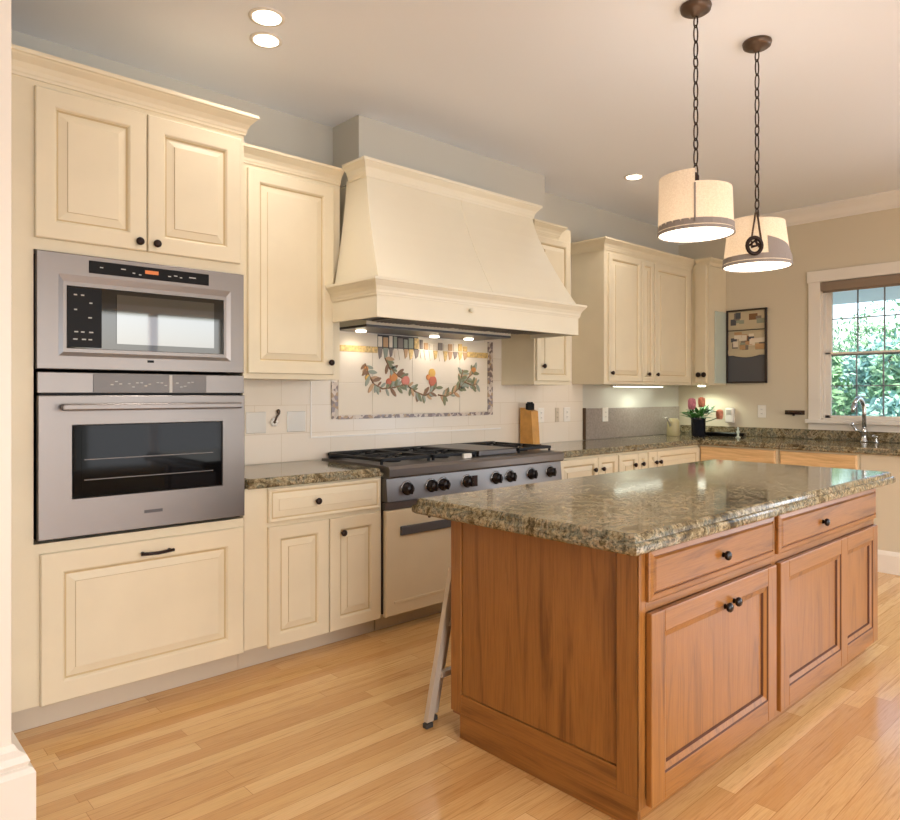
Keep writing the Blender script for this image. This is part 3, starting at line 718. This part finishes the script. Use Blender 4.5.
branches = [[(2.60, 1.49), (2.63, 1.42), (2.67, 1.36), (2.74, 1.33), (2.84, 1.34), (2.92, 1.36)], [(2.76, 1.53), (2.80, 1.46), (2.86, 1.42), (2.93, 1.39)],
            [(2.95, 1.35), (3.02, 1.31), (3.10, 1.285), (3.16, 1.31), (3.20, 1.34)], [(3.22, 1.29), (3.30, 1.28), (3.38, 1.31), (3.45, 1.36), (3.52, 1.42), (3.58, 1.46)], [(3.42, 1.33), (3.44, 1.40), (3.46, 1.47)], [(3.48, 1.38), (3.55, 1.36), (3.60, 1.37)]]
m = MB()
for b in branches: m.tube([(x, y0-.001, z) for x, z in b], .0055, 6)
m.build('vine_branches', 'm_brown', t)
rnd = random.Random(3)
m = MB()
for b in branches:
    for (xa, za), (xb, zb) in zip(b, b[1:]):
        for k in range(7):
            s = rnd.random(); side = rnd.choice((-1, 1)); an = math.atan2(zb-za, xb-xa)+side*rnd.uniform(.5, 1.3); r = rnd.uniform(.02, .038)
            cx, cz = xa+(xb-xa)*s+math.cos(an)*r, za+(zb-za)*s+math.sin(an)*r
            m.mi = rnd.choice((0, 0, 1, 1, 2, 3)); flat(m, cx, cz, r, 1, .36, an, y0-.0035-.0004*k)
m.build('vine_leaves', ['m_green', 'm_sage', 'm_brown', 'm_tan'], t)
for k, (fx_, fz, r, mm) in enumerate(((2.83, 1.405, .034, 'm_orange'), (2.79, 1.375, .024, 'm_red'), (2.93, 1.385, .036, 'm_pink'), (3.17, 1.385, .038, 'm_red'), (3.165, 1.44, .032, 'm_yellow'), (3.13, 1.41, .02, 'm_orange'), (3.565, 1.47, .026, 'm_orange'), (2.62, 1.40, .022, 'm_yellow'), (2.61, 1.46, .018, 'm_orange'))):
    m = MB(); m.sphere((fx_, y0-.003, fz), r, 1, .12, 1, 14, 8); m.build('fruit', mm, t)

# ------------------------------------------------------------------ outlets and small wall things
def outlet(label, a, z, f, face, w_=.075, h=.118, mm='white_plastic', gang=1, group=None, name='outlet', cat='outlet'):
    P = on(face, f); t = thing(name, label, cat, P(a, z, 0), group)
    m = MB(); p, q = P(a-w_/2, z-h/2, -.006), P(a+w_/2, z+h/2, -.0002); m.box(p[0], q[0], p[1], q[1], p[2], q[2], .003); m.build('cover_plate', mm, t)
    for g in range(gang):
        ac = a+(g-(gang-1)/2)*.046
        for dz in (-.02, .02):
            m = MB(); p, q = P(ac-.014, z+dz-.014, -.008), P(ac+.014, z+dz+.014, -.0055); m.box(p[0], q[0], p[1], q[1], p[2], q[2], .002)
            for s_ in (-.005, .005): p, q = P(ac+s_-.001, z+dz-.005, -.0086), P(ac+s_+.001, z+dz+.005, -.0079); m.mi = 1; m.box(p[0], q[0], p[1], q[1], p[2], q[2]); m.mi = 0
            m.build('socket', [mm, 'slate'], t)
    return t
yt = W-.008
outlet('grey switch plate on the tiles next to the oven cabinet', 1.855, 1.135, yt, 'y', .12, .12, 'silver_plate', 0, name='wall_plate', cat='wall plate')
outlet('grey switch plate on the tiles left of the mural', 2.11, 1.135, yt, 'y', .12, .12, 'silver_plate', 0, name='wall_plate', cat='wall plate')
outlet('white outlet just right of the knife block', 4.33, 1.125, yt, 'y')
outlet('slim cream switch plate left of the pair between knife block and granite', 4.535, 1.125, yt, 'y', .05, .118, 'cream_toe')
outlet('white outlet halfway between knife block and granite backsplash', 4.665, 1.125, yt, 'y', .085)
outlet('white outlet set in the tall granite backsplash', 5.19, 1.115, W-.024, 'y', .085, .125)
outlet('white outlet on the beige wall between corner cabinet and window', -2.793, 1.135, XR, 'x')
# ornament by the left plates
t = thing('wall_ornament', 'small brown and white floral hook between the two grey wall plates', 'ornament', (1.965, yt, 1.14))
m = MB(); rnd = random.Random(2)
for k in range(6):
    a = k*PI/3; m.sphere((1.965+.016*math.cos(a), yt-.008, 1.135+.016*math.sin(a)), .011, 1, .5, 1, 8, 6)
m.build('petals', 'white_plastic', t)
m = MB(); m.tube([(1.965, yt-.01, 1.13), (1.975, yt-.014, 1.16), (1.995, yt-.012, 1.185), (1.985, yt-.01, 1.20)], .006, 8); m.sphere((1.965, yt-.014, 1.135), .008); m.sphere((1.99, yt-.013, 1.195), .012, 1, .6, 1.2); m.build('stem_hook', 'bronze_light', t)

# knife block
t = thing('knife_block', 'upright light wooden knife block with black top against the tiles', 'knife block', (4.16, 3.52, .900))
m = MB(); m.prism([(4.055, 3.60, .912), (4.055, 3.47, .912), (4.055, 3.49, 1.165), (4.055, 3.60, 1.19)], (.08, 0, 0)); m.build('block', 'cork_wood', t)
m = MB(); m.box(4.048, 4.142, 3.46, 3.607, .9005, .912, .003); m.build('base_plate', 'bronze_light', t)
for k in range(5):
    m = MB(); x_ = 4.065+k*.0145; m.box(x_-.007, x_+.007, 3.52, 3.55, 1.165, 1.225+.01*(k % 2), .005); m.build('knife_handle', 'black_plastic', t)

# flowers
vx, vy, vz = 6.12, 3.22, .900
t = thing('flower_vase', 'dark glass vase of pink flowers and leaves in the counter corner', 'vase', (vx, vy, vz))
m = MB(); m.lathe((vx, vy, vz+.0005), [(.058, 0), (.062, .01), (.066, .16), (.072, .175), (.064, .175), (.058, .16), (.054, .02), (0, .018)], 24); m.build('vase', 'navy_glass', t)
heads = [(-.09, .02, .30, 'pink', .062), (.02, -.02, .315, 'peach', .055), (.15, -.13, .20, 'peach', .055)]
for dx, dy, dz, mm, r in heads:
    m = MB(); m.tube([(vx, vy, vz+.12), (vx+dx*.6, vy+dy*.6, vz+dz*.75), (vx+dx, vy+dy, vz+dz-.02)], .004, 6); m.build('flower_stem', 'stem', t)
    m = MB(); rnd = random.Random(int(dz*1000))
    for k in range(13):
        a = k*2.4; q = .25+.75*(k/13); m.sphere((vx+dx+math.cos(a)*r*.45*q, vy+dy+math.sin(a)*r*.45*q, vz+dz+.012-.012*q), r*.62, .45, .45, 1.35, 8, 6, Matrix.Rotation(-.35*q*math.cos(a)*-1, 4, 'Y'))
    m.build('flower_head', mm, t)
m = MB(); rnd = random.Random(12)
for k in range(60):
    a = rnd.uniform(0, 2*PI); e = rnd.uniform(-.2, 1.1); l = rnd.uniform(.06, .11); r0 = rnd.uniform(.02, .09)
    c = Vector((vx+.02+math.cos(a)*r0, vy+math.sin(a)*r0, vz+rnd.uniform(.16, .24))); dd = Vector((math.cos(a)*math.cos(e), math.sin(a)*math.cos(e), math.sin(e))); sd = dd.cross(Vector((0, 0, 1))).normalized()*l*.25; upv = sd.cross(dd).normalized()*.006
    m.loft([[c, c+upv*.3, c-upv*.3], [c+dd*l*.4+sd, c+dd*l*.4+upv, c+dd*l*.4-sd], [c+dd*l*.75+sd*.8, c+dd*l*.75+upv, c+dd*l*.75-sd*.8], [c+dd*l*1.15, c+dd*l*1.15+upv*.2, c+dd*l*1.15-upv*.2]])
m.build('foliage', 'leaf', t)
# jug
t = thing('watering_jug', 'small beige jug with a thin spout left of the flower vase', 'jug', (6.02, 3.42, .900))
m = MB(); m.lathe((6.02, 3.42, .9005), [(.058, 0), (.062, .01), (.058, .13), (.045, .16), (.040, .165), (.036, .16), (.05, .12), (.05, .02), (0, .018)], 24); m.build('body', 'jug_beige', t)
m = MB(); m.tube([(5.97, 3.42, .99), (5.93, 3.42, 1.05), (5.90, 3.42, 1.075), (5.865, 3.42, 1.07), (5.84, 3.42, 1.08)], .009, 8, r2=.005); m.build('spout', 'silver_plate', t)
# plug-in unit on the window wall
t = thing('plug_in_unit', 'white plug-in unit on the wall right behind the flowers', 'plug', (XR, 3.085, 1.09))
m = MB(); m.box(XR-.05, XR-.0005, 3.045, 3.125, 1.02, 1.165, .014, 3); m.build('housing', 'white_plastic', t)
m = MB(); m.box(XR-.053, XR-.049, 3.06, 3.11, 1.10, 1.145, .002); m.build('grille', 'silver_plate', t)
# tray and figurine
t = thing('counter_tray', 'low black tray on the corner counter beside the vase', 'tray', (6.375, 3.10, .900))
m = MB(); m.loft([[(6.375+sx*(a_), 3.10+sy*b_, z) for sx, sy in ((-1, -1), (1, -1), (1, 1), (-1, 1))] for a_, b_, z in ((.09, .15, .9005), (.10, .16, .930), (.096, .156, .930), (.086, .146, .917))]); m.build('tray', 'black_plastic', t)
t = thing('glass_figurine', 'little clear glass figurine standing on the counter right of the tray', 'figurine', (6.20, 2.88, .900))
m = MB(); m.lathe((6.20, 2.88, .9005), [(.022, 0), (.022, .006), (.008, .014), (.012, .04), (.016, .055), (.007, .07), (.011, .082), (.006, .094), (0, .097)], 14); m.build('figure', 'pale_glass', t)
# wall bracket
t = thing('wall_bracket', 'small dark bronze towel bracket on the wall left of the window', 'bracket', (XR, 2.5, 1.13))
m = MB(); m.box(XR-.008, XR-.0005, 2.415, 2.585, 1.112, 1.150, .003); m.build('back_plate', 'bronze_light', t)
m = MB(); m.tube([(XR-.035, 2.43, 1.125), (XR-.035, 2.57, 1.125)], .008, 10); m.tube([(XR-.008, 2.45, 1.13), (XR-.035, 2.45, 1.125)], .006); m.tube([(XR-.008, 2.55, 1.13), (XR-.035, 2.55, 1.125)], .006); m.sphere((XR-.03, 2.50, 1.112), .012); m.build('rail', 'bronze', t)
# memo board
t = thing('memo_board', 'dark framed board with old photographs and slate lower part beside the window', 'memo board', (XR, 2.93, 1.40))
by0, by1, bz0, bz1 = 2.742, 3.120, 1.398, 2.092
P = on('x', XR)
def bb(m, a0, a1, z0, z1, d0, d1, bev=0): p, q = P(a0, z0, -d1), P(a1, z1, -d0); m.box(p[0], q[0], p[1], q[1], p[2], q[2], bev)
m = MB(); fr = .016
bb(m, -by1, -by0, bz1-fr, bz1, .0006, .03, .003); bb(m, -by1, -by0, bz0, bz0+fr, .0006, .03, .003); bb(m, -by1, -by1+fr*.7, bz0, bz1, .0006, .03, .003); bb(m, -by0-fr, -by0, bz0, bz1, .0006, .03, .003); bb(m, -by1, -by0, 1.895, 1.900, .0006, .028, .003)
m.build('frame', 'frame_dark', t)
m = MB(); bb(m, -by1+.008, -by0-.008, 1.405, 1.66, .0006, .012); m.build('slate_panel', 'slate', t)
m = MB(); bb(m, -by1+.008, -by0-.008, 1.662, 1.894, .0006, .010); bb(m, -by1+.008, -by0-.008, 1.901, 2.078, .0006, .010); m.build('backing', 'm_paper', t)
rnd = random.Random(5)
for k in range(34):
    m = MB()
    a = -by1+.03+rnd.random()*.29; lo, hi = ((1.93, 2.06) if k < 9 else (1.67, 1.88)); z = rnd.uniform(lo, hi-.05); w2, h2 = rnd.uniform(.04, .09), rnd.uniform(.03, .06)
    bb(m, a, min(a+w2, -by0-.02), z, z+h2, .0102+k*.0002, .0112+k*.0002); m.build('photograph', rnd.choice(('m_brown', 'm_sage', 'm_grey', 'm_sage', 'm_cream', 'm_tan', 'slate', 'm_cream')), t)

m = MB(); pts = [P(-by1+.012+k*.0345, 1.675-.035*math.sin(PI*k/10), -.019) for k in range(11)]+[P(-by0-.012, 1.71, -.019), P(-by1+.012, 1.71, -.019)]
m.prism(pts, (.004, 0, 0)); m.build('paper_scrap', 'm_paper', t)

# ------------------------------------------------------------------ faucet
t = thing('kitchen_faucet', 'chrome gooseneck faucet at the sink in front of the window', 'faucet', (6.40, 1.915, .900))
fx_, fy_ = 6.405, 1.915
m = MB(); m.lathe((fx_, fy_, .9005), [(.032, 0), (.032, .01), (.022, .02), (.020, .07), (.024, .075), (.024, .10), (.016, .115), (0, .116)], 20); m.build('body', 'chrome', t)
pts = [(fx_, fy_, 1.02), (fx_, fy_, 1.16)]
for k in range(9):
    a = k*PI/8*.86; pts.append((fx_-.075+.075*math.cos(a), fy_+.0+.03*(k/8), 1.17+.075*math.sin(a)*1.2))
m = MB(); m.tube(pts, .0165, 12); m.build('spout', 'chrome', t)
e = Vector(pts[-1]); m = MB(); m.tube([e+V(.004, 0, .012), e+V(-.012, .004, -.03), e+V(-.02, .006, -.06)], .018, 12, r2=.014); m.build('spray_head', 'chrome', t)
m = MB(); m.tube([(fx_-.02, fy_+.01, .985), (fx_-.055, fy_+.045, 1.0), (fx_-.06, fy_+.07, 1.045)], .009, 10, r2=.012); m.sphere((fx_-.06, fy_+.07, 1.045), .015); m.build('lever', 'chrome', t)
t = thing('soap_dispenser', 'low chrome soap dispenser on the counter right of the faucet', 'dispenser', (6.38, 1.82, .900))
m = MB(); m.lathe((6.38, 1.82, .9005), [(.022, 0), (.022, .008), (.010, .016), (.010, .045), (.014, .05), (0, .056)], 16); m.build('pump', 'chrome', t)
m = MB(); m.tube([(6.38, 1.82, .957), (6.35, 1.83, .962), (6.33, 1.835, .952)], .006, 8); m.build('nozzle', 'chrome', t)

# ------------------------------------------------------------------ island
ix0, ix1, iy0, iy1 = 1.805, 3.945, 1.14, 1.955
t = thing('kitchen_island', 'oak kitchen island with two drawers and panelled doors under granite top', 'kitchen island', (2.88, 1.55, 0))
m = MB(); m.box(ix0+.012, ix1-.012, iy0+.002, iy1, .08, .841); m.build('carcass', 'oak_dark', t)
# end panel: stiles, rail, recessed field
m = MB(); xf, xb = ix0, ix0+.0119
m.box(xf, xb, iy0+.003, iy0+.075, .095, .841, .002); m.box(xf, xb, iy1-.055, iy1, .095, .841, .002); m.mi = 1; m.box(xf, xb, iy0+.0755, iy1-.0555, .095, .165, .002)
m.mi = 0; m.box(xf+.006, xb, iy0+.079, iy1-.059, .1675, .841)
m.build('end_panel', ['oak_v', 'oak_y'], t)
m = MB(); m.box(ix1-.0119, ix1, iy0+.003, iy1, .08, .841, .002); m.build('far_end_panel', 'oak_v', t)
m = MB(); m.box(ix0+.006, ix1-.01, iy0+.03, iy1-.045, .0008, .0945); m.build('plinth', 'oak_h', t)
m = MB(); m.box(ix0+.003, ix0+.0215, iy0+.0305-.028, iy1-.046, .0008, .0942, .002); m.build('end_skirting', 'oak_y', t)
# face frame
m = MB(); y0_, y1_ = iy0-.004, iy0+.0015
m.box(ix0, ix0+.035, y0_, y1_, .062, .841, .001); m.box(2.722, 2.762, y0_, y1_, .062, .841, .001); m.box(ix1-.018, ix1, y0_, y1_, .062, .841, .001)
m.mi = 1; m.box(ix0+.035, 2.722, y0_, y1_, .815, .841); m.box(2.762, ix1-.018, y0_, y1_, .815, .841); m.box(ix0+.035, 2.722, y0_, y1_, .645, .685); m.box(2.762, ix1-.018, y0_, y1_, .645, .685)
m.build('face_frame', ['oak_v', 'oak_h'], t)
def oak_drawer(x0, x1, z0, z1, kx):
    P = on('y', iy0-.024); m = MB()
    m.loft(panel_loops(P, x0, x1, z0, z1, [(0, .019), (0, .008), (.004, .005), (.020, .003), (.0215, .0065), (.0235, .0065), (.030, 0)]), mats={4: 1})
    d = m.build('drawer', ['oak_h', 'oak_line'], t); knob(d, kx, (z0+z1)/2-.005, iy0-.024, m='knob_black', r=.016)
oak_drawer(1.838, 2.722, .676, .832, 2.292); oak_drawer(2.760, 3.93, .676, .832, 3.20)
def oak_door(x0, x1, z0, z1, fields, knobs):
    y = iy0-.026; m = MB(); st = .068; b = .003
    cuts = [x0]+[c for fld in fields for c in fld]+[x1]
    for a, c in zip(cuts[0::2], cuts[1::2]): m.mi = 0; m.box(a, c, y, y+.02, z0, z1, b)
    for a, c in fields:
        m.mi = 1; m.box(a, c, y+.0003, y+.02, z0, z0+st+.01, b); m.box(a, c, y+.0003, y+.02, z1-st, z1, b)
        P = on('y', y); m.mi = 0
        m.loft(panel_loops(P, a-.001, c+.001, z0+st+.009, z1-st+.001, [(0, .001), (.0035, .006), (.022, .0105), (.026, .0185)]), cap0=False, mats={0: 2, 2: 2})
    d = m.build('door', ['oak_v', 'oak_h', 'oak_line'], t)
    for kx, kz in knobs: knob(d, kx, kz, y, m='knob_black', r=.016)
oak_door(1.838, 2.724, .068, .643, [(1.915, 2.650)], [(2.300, .572), (2.366, .578)])
oak_door(2.762, 3.930, .068, .643, [(2.845, 3.42), (3.50, 3.86)], [])
slab('island_worktop', [(1.690, 1.072), (4.068, 1.072), (4.068, 2.05), (1.690, 2.05)], .9, label='large polished brown and green granite slab on top of the oak island', cat='countertop')

# ------------------------------------------------------------------ folded step stool behind the island
t = thing('step_stool', 'folded pale metal step stool leaning behind the left end of the island', 'step stool', (2.0, 2.05, 0))
def rail(a, b, wx=.016, wy=.011, name='rail'):
    a, b = Vector(a), Vector(b); m = MB()
    m.loft([[p+V(-wx, -wy, 0), p+V(wx, -wy, 0), p+V(wx, wy, 0), p+V(-wx, wy, 0)] for p in (a, b)]); return m.build(name, 'stool_metal', t)
rail((1.775, 2.05, .025), (1.862, 2.00, .62)); rail((2.24, 2.05, .025), (2.153, 2.00, .62)); rail((1.83, 2.085, .03), (1.89, 2.02, .60)); rail((2.19, 2.085, .03), (2.125, 2.02, .60))
for z_ in (.20, .40, .60):
    k = z_/.62; m = MB(); m.box(1.79+.087*k, 2.225-.087*k, 2.035-.05*k, 2.060-.05*k, z_-.012, z_+.012, .003); m.build('tread', 'stool_metal', t)
for xx, yy in ((1.773, 2.051), (2.242, 2.051), (1.828, 2.087), (2.192, 2.087)):
    m = MB(); m.box(xx-.0175, xx+.0175, yy-.0125, yy+.0125, .0008, .02, .003); m.build('rubber_foot', 'rubber', t)

# ------------------------------------------------------------------ pendants
def pendant(label, x, y, zb, R, hl, hr, ornament):
    t = thing('pendant_light', label, 'pendant light', (x, y, ZC))
    m = MB(); m.lathe((x, y, ZC-.0008), [(.062, 0), (.064, .006), (.060, .022), (.048, .030), (.02, .034), (.012, .046), (0, .047)], 28, '-Z'); m.build('canopy', 'bronze_light', t)
    # vertical chain of oval links
    m = MB(); z = ZC-.045; k = 0; zt = zb+max(hl, hr)*(.97 if not ornament else 1.0)+.03
    dr = Vector((_fx, _fy, 0)); sd = Vector((_fy, -_fx, 0))
    while z > zt:
        L = .070 if k % 3 else .044
        a_ = (sd*.9+dr*.45) if k % 2 else (dr*.85-sd*.35)
        m.ring((x, y, z-L/2), L/2+.003, .0031, (0, 0, 1), a_, 14, 6, .011); z -= L-.004; k += 1
    m.build('chain', 'bronze', t)
    m = MB(); m.tube([(x, y, z+.01), (x, y, zb+.06)], .006, 8); m.lathe((x, y, zb+max(hl, hr)-.02), [(.012, 0), (.014, .01), (.014, .03), (.006, .045)], 12); m.build('stem', 'bronze', t)
    # shade: two curved linen panels that overlap at the front, the left one taller
    th0 = math.atan2(-y, -x)             # towards the room
    def arc(a0, a1, r, z0, z1, tilt, name, mm, th=.002, n=26, z1b=None):
        m = MB(); lo = []
        for k in range(n+1):
            a = a0+(a1-a0)*k/n; c_, s_ = math.cos(a), math.sin(a); zz1 = z1 if z1b is None else z1+(z1b-z1)*k/n
            lo.append([(x+c_*r, y+s_*r, z0), (x+c_*(r-tilt), y+s_*(r-tilt), zz1), (x+c_*(r-tilt-th), y+s_*(r-tilt-th), zz1), (x+c_*(r-th), y+s_*(r-th), z0)])
        m.loft(lo, True, True, smooth=False); o = m.build(name, mm, t)
        for p in o.data.polygons: p.use_smooth = False
        return o
    a = th0-.02
    arc(a-PI, a, R, zb, zb+hl, .004 if not ornament else .022, 'shade_panel', 'linen')
    arc(a, a+PI, R-.003, zb, zb+hr, .006 if not ornament else .026, 'shade_panel', 'linen')
    if ornament: arc(a+.35, a+PI*.75, R-.0005, zb+.036, zb+.115, .014, 'shade_patch', 'linen_grey', .0014, z1b=zb+.05)
    arc(a-PI, a+PI*.98, R+.0012, zb+.012, zb+.036, .001, 'shade_band', 'linen_grey', .0012)
    arc(a-PI, a+PI*.98, R+.003, zb-.004, zb+.008, 0, 'rim', 'linen_grey', .004)
    m = MB(); m.lathe((x, y, zb-.001), [(R-.005, 0), (R-.005, .003)], 40); m.build('diffuser', 'diffuser', t)
    m = MB(); p = Vector((x, y, 0))+Vector((math.cos(a), math.sin(a), 0))*(R+.003)
    q = Vector((math.cos(a), math.sin(a), 0)); 
    if not ornament:
        m.tube([(p.x, p.y, zb+.02), (p.x, p.y, zb+hr-.01)], .004, 6); m.build('strap', 'linen_grey', t)
    else:
        tp_ = Vector((x, y, zb+hl+.05)); pe = Vector((x, y, zb+hl+.006))+q*(R-.018); pm = Vector((x, y, zb+.09))+q*(R+.004)
        m.tube([tp_, pe-sd*.004, pm-sd*.022, pm-sd*.018-V(0, 0, .03)], .0045, 6); m.tube([tp_, pe+sd*.004, pm+sd*.022, pm+sd*.010-V(0, 0, .03)], .0045, 6); m.build('strap', 'bronze_light', t)
        m = MB(); c_ = Vector((p.x, p.y, zb+.066))+q*.008-sd*.008
        m.ring(c_, .032, .009, sd, (0, 0, 1), 20, 8, .036); m.tube([c_+V(0, 0, .03)+sd*.006, c_+sd*.012, c_-sd*.014-V(0, 0, .006)], .006, 8); m.tube([c_-sd*.022, c_+V(0, 0, .02), c_+sd*.02+V(0, 0, .004)], .005, 8); m.build('buckle', 'bronze', t)
    m = MB(); m.sphere((x, y, zb+.09), .03); m.build('bulb', 'diffuser', t)
    l = bpy.data.lights.new('pendant_bulb', 'POINT'); l.energy = 2.2; l.color = WARM; l.shadow_soft_size = .05; o = bpy.data.objects.new('pendant_bulb', l); C.objects.link(o); o.location = (x, y, zb+.135)
    spot('pendant_down', (x, y, zb-.012), 9, WARM, 150, .6, .1)
pendant('pendant lamp with plain split linen drum shade, nearer the left', 2.749, 1.458, 1.968, .153, .235, .185, False)
pendant('pendant lamp with bronze knot buckle on its linen shade, the right one', 3.24, 1.415, 1.888, .148, .21, .20, True)

# ------------------------------------------------------------------ recessed lights
def can(label, x, y, r, power):
    t = thing('recessed_light', label, 'ceiling light', (x, y, ZC))
    m = MB(); m.lathe((x, y, ZC-.0005), [(r+.012, 0), (r+.012, .003), (r, .006), (r-.004, .004)], 32, '-Z'); m.build('trim_ring', 'white_trim', t)
    m = MB(); m.lathe((x, y, ZC-.003), [(r-.006, 0), (r-.006, .003)], 32, '-Z'); m.build('lamp', 'lamp_glow', t)
    spot('can_spot', (x, y, ZC-.02), power, WARM, 140, .8, r)
can('round recessed ceiling light nearer the oven cabinet, lower of the close pair', 1.556, 2.941, .062, 20)
can('round recessed ceiling light above the other of the close pair, farther from the wall', 1.464, 2.760, .066, 20)
can('single round recessed ceiling light above the counter right of the hood', 4.571, 2.92, .062, 26)
for x_, y_ in ((.6, -.6), (3.2, -1.2), (5.2, .6)):
    spot('room_can', (x_, y_, ZC-.02), 26, WARM, 150, .8, .07)

# under-cabinet lights
t = thing('under_cabinet_light', 'slim light bar under the three-door wall cabinet', 'under-cabinet light', (5.6, 3.5, 1.37))
m = MB(); m.box(5.2, 6.0, 3.50, 3.55, 1.362, 1.3775, .003); m.build('bar', 'white_plastic', t)
m = MB(); m.box(5.22, 5.98, 3.505, 3.545, 1.359, 1.362); m.build('lamp', 'cool_glow', t)
spot('under_cab_spot', (5.6, 3.50, 1.35), 5, (.93, 1, .84), 160, .5, .1)
t = thing('under_cabinet_light', 'small light under the corner cabinet above the flowers', 'under-cabinet light', (6.3, 3.3, 1.37))
m = MB(); m.lathe((6.30, 3.28, 1.3775), [(.035, 0), (.035, .010), (.028, .012), (0, .012)], 20, '-Z'); m.build('puck', 'cool_glow', t)
spot('corner_spot', (6.30, 3.28, 1.355), 8, (.93, 1, .80), 160, .5, .05)

# ------------------------------------------------------------------ outside
m = MB(); m.box(XR+.2, 60, -40, 40, -.6, -.5); struct(m.build('garden_ground', 'lawn_green'))
m = MB(); m.box(-30, XR+.1, -40, -3.7, -.6, -.5); struct(m.build('garden_rear', 'lawn_green'))
m = MB(); m.box(XR+.125, XR+1.5, -1, 4.5, 2.24, 2.36); struct(m.build('porch_roof', 'porch_paint'))
def tree(label, x, y, h, R, mm, seed, n=3600):
    t = thing('garden_tree', label, 'tree', (x, y, -.5), 'trees outside the window')
    m = MB(); m.tube([(x, y, -.5), (x+.05, y, h*.4), (x-.05, y+.05, h*.75)], .12, 8, r2=.05); m.build('trunk', 'bark', t)
    rnd = random.Random(seed); m = MB(); bl = [(x+rnd.uniform(-R, R)*.6, y+rnd.uniform(-R, R)*.6, h*rnd.uniform(.25, .85), R*rnd.uniform(.4, .65)) for _ in range(12)]
    for k in range(n):
        cx, cy, cz, r = rnd.choice(bl); d = Vector((rnd.gauss(0, 1), rnd.gauss(0, 1), rnd.gauss(0, 1))).normalized()*r*rnd.uniform(.7, 1.05)
        c = Vector((cx, cy, cz))+d; u = Vector((rnd.gauss(0, 1), rnd.gauss(0, 1), rnd.gauss(0, 1))).normalized(); v = u.orthogonal().normalized(); s_ = rnd.uniform(.05, .10)
        m.quad(c-u*s_, c-v*s_*.5, c+u*s_, c+v*s_*.5)
    m.build('foliage', mm, t, )
tree('leafy green garden tree outside the window, left part of the view', 13.0, 4.85, 2.3, .68, 'hedge', 1)
tree('wider bluish green tree behind the others outside the window', 15.4, 4.1, 2.7, 1.0, 'hedge_blue', 2)
tree('green tree outside the window, right part of the view', 13.0, 3.1, 2.45, .68, 'hedge', 3)
tree('low pale shrub outside the window, seen just behind the faucet', 10.9, 2.85, 1.2, .6, 'hedge_blue', 4, 1800)
tree('tall green tree far behind the others outside the window', 19.5, 5.6, 3.3, 1.4, 'hedge', 5)
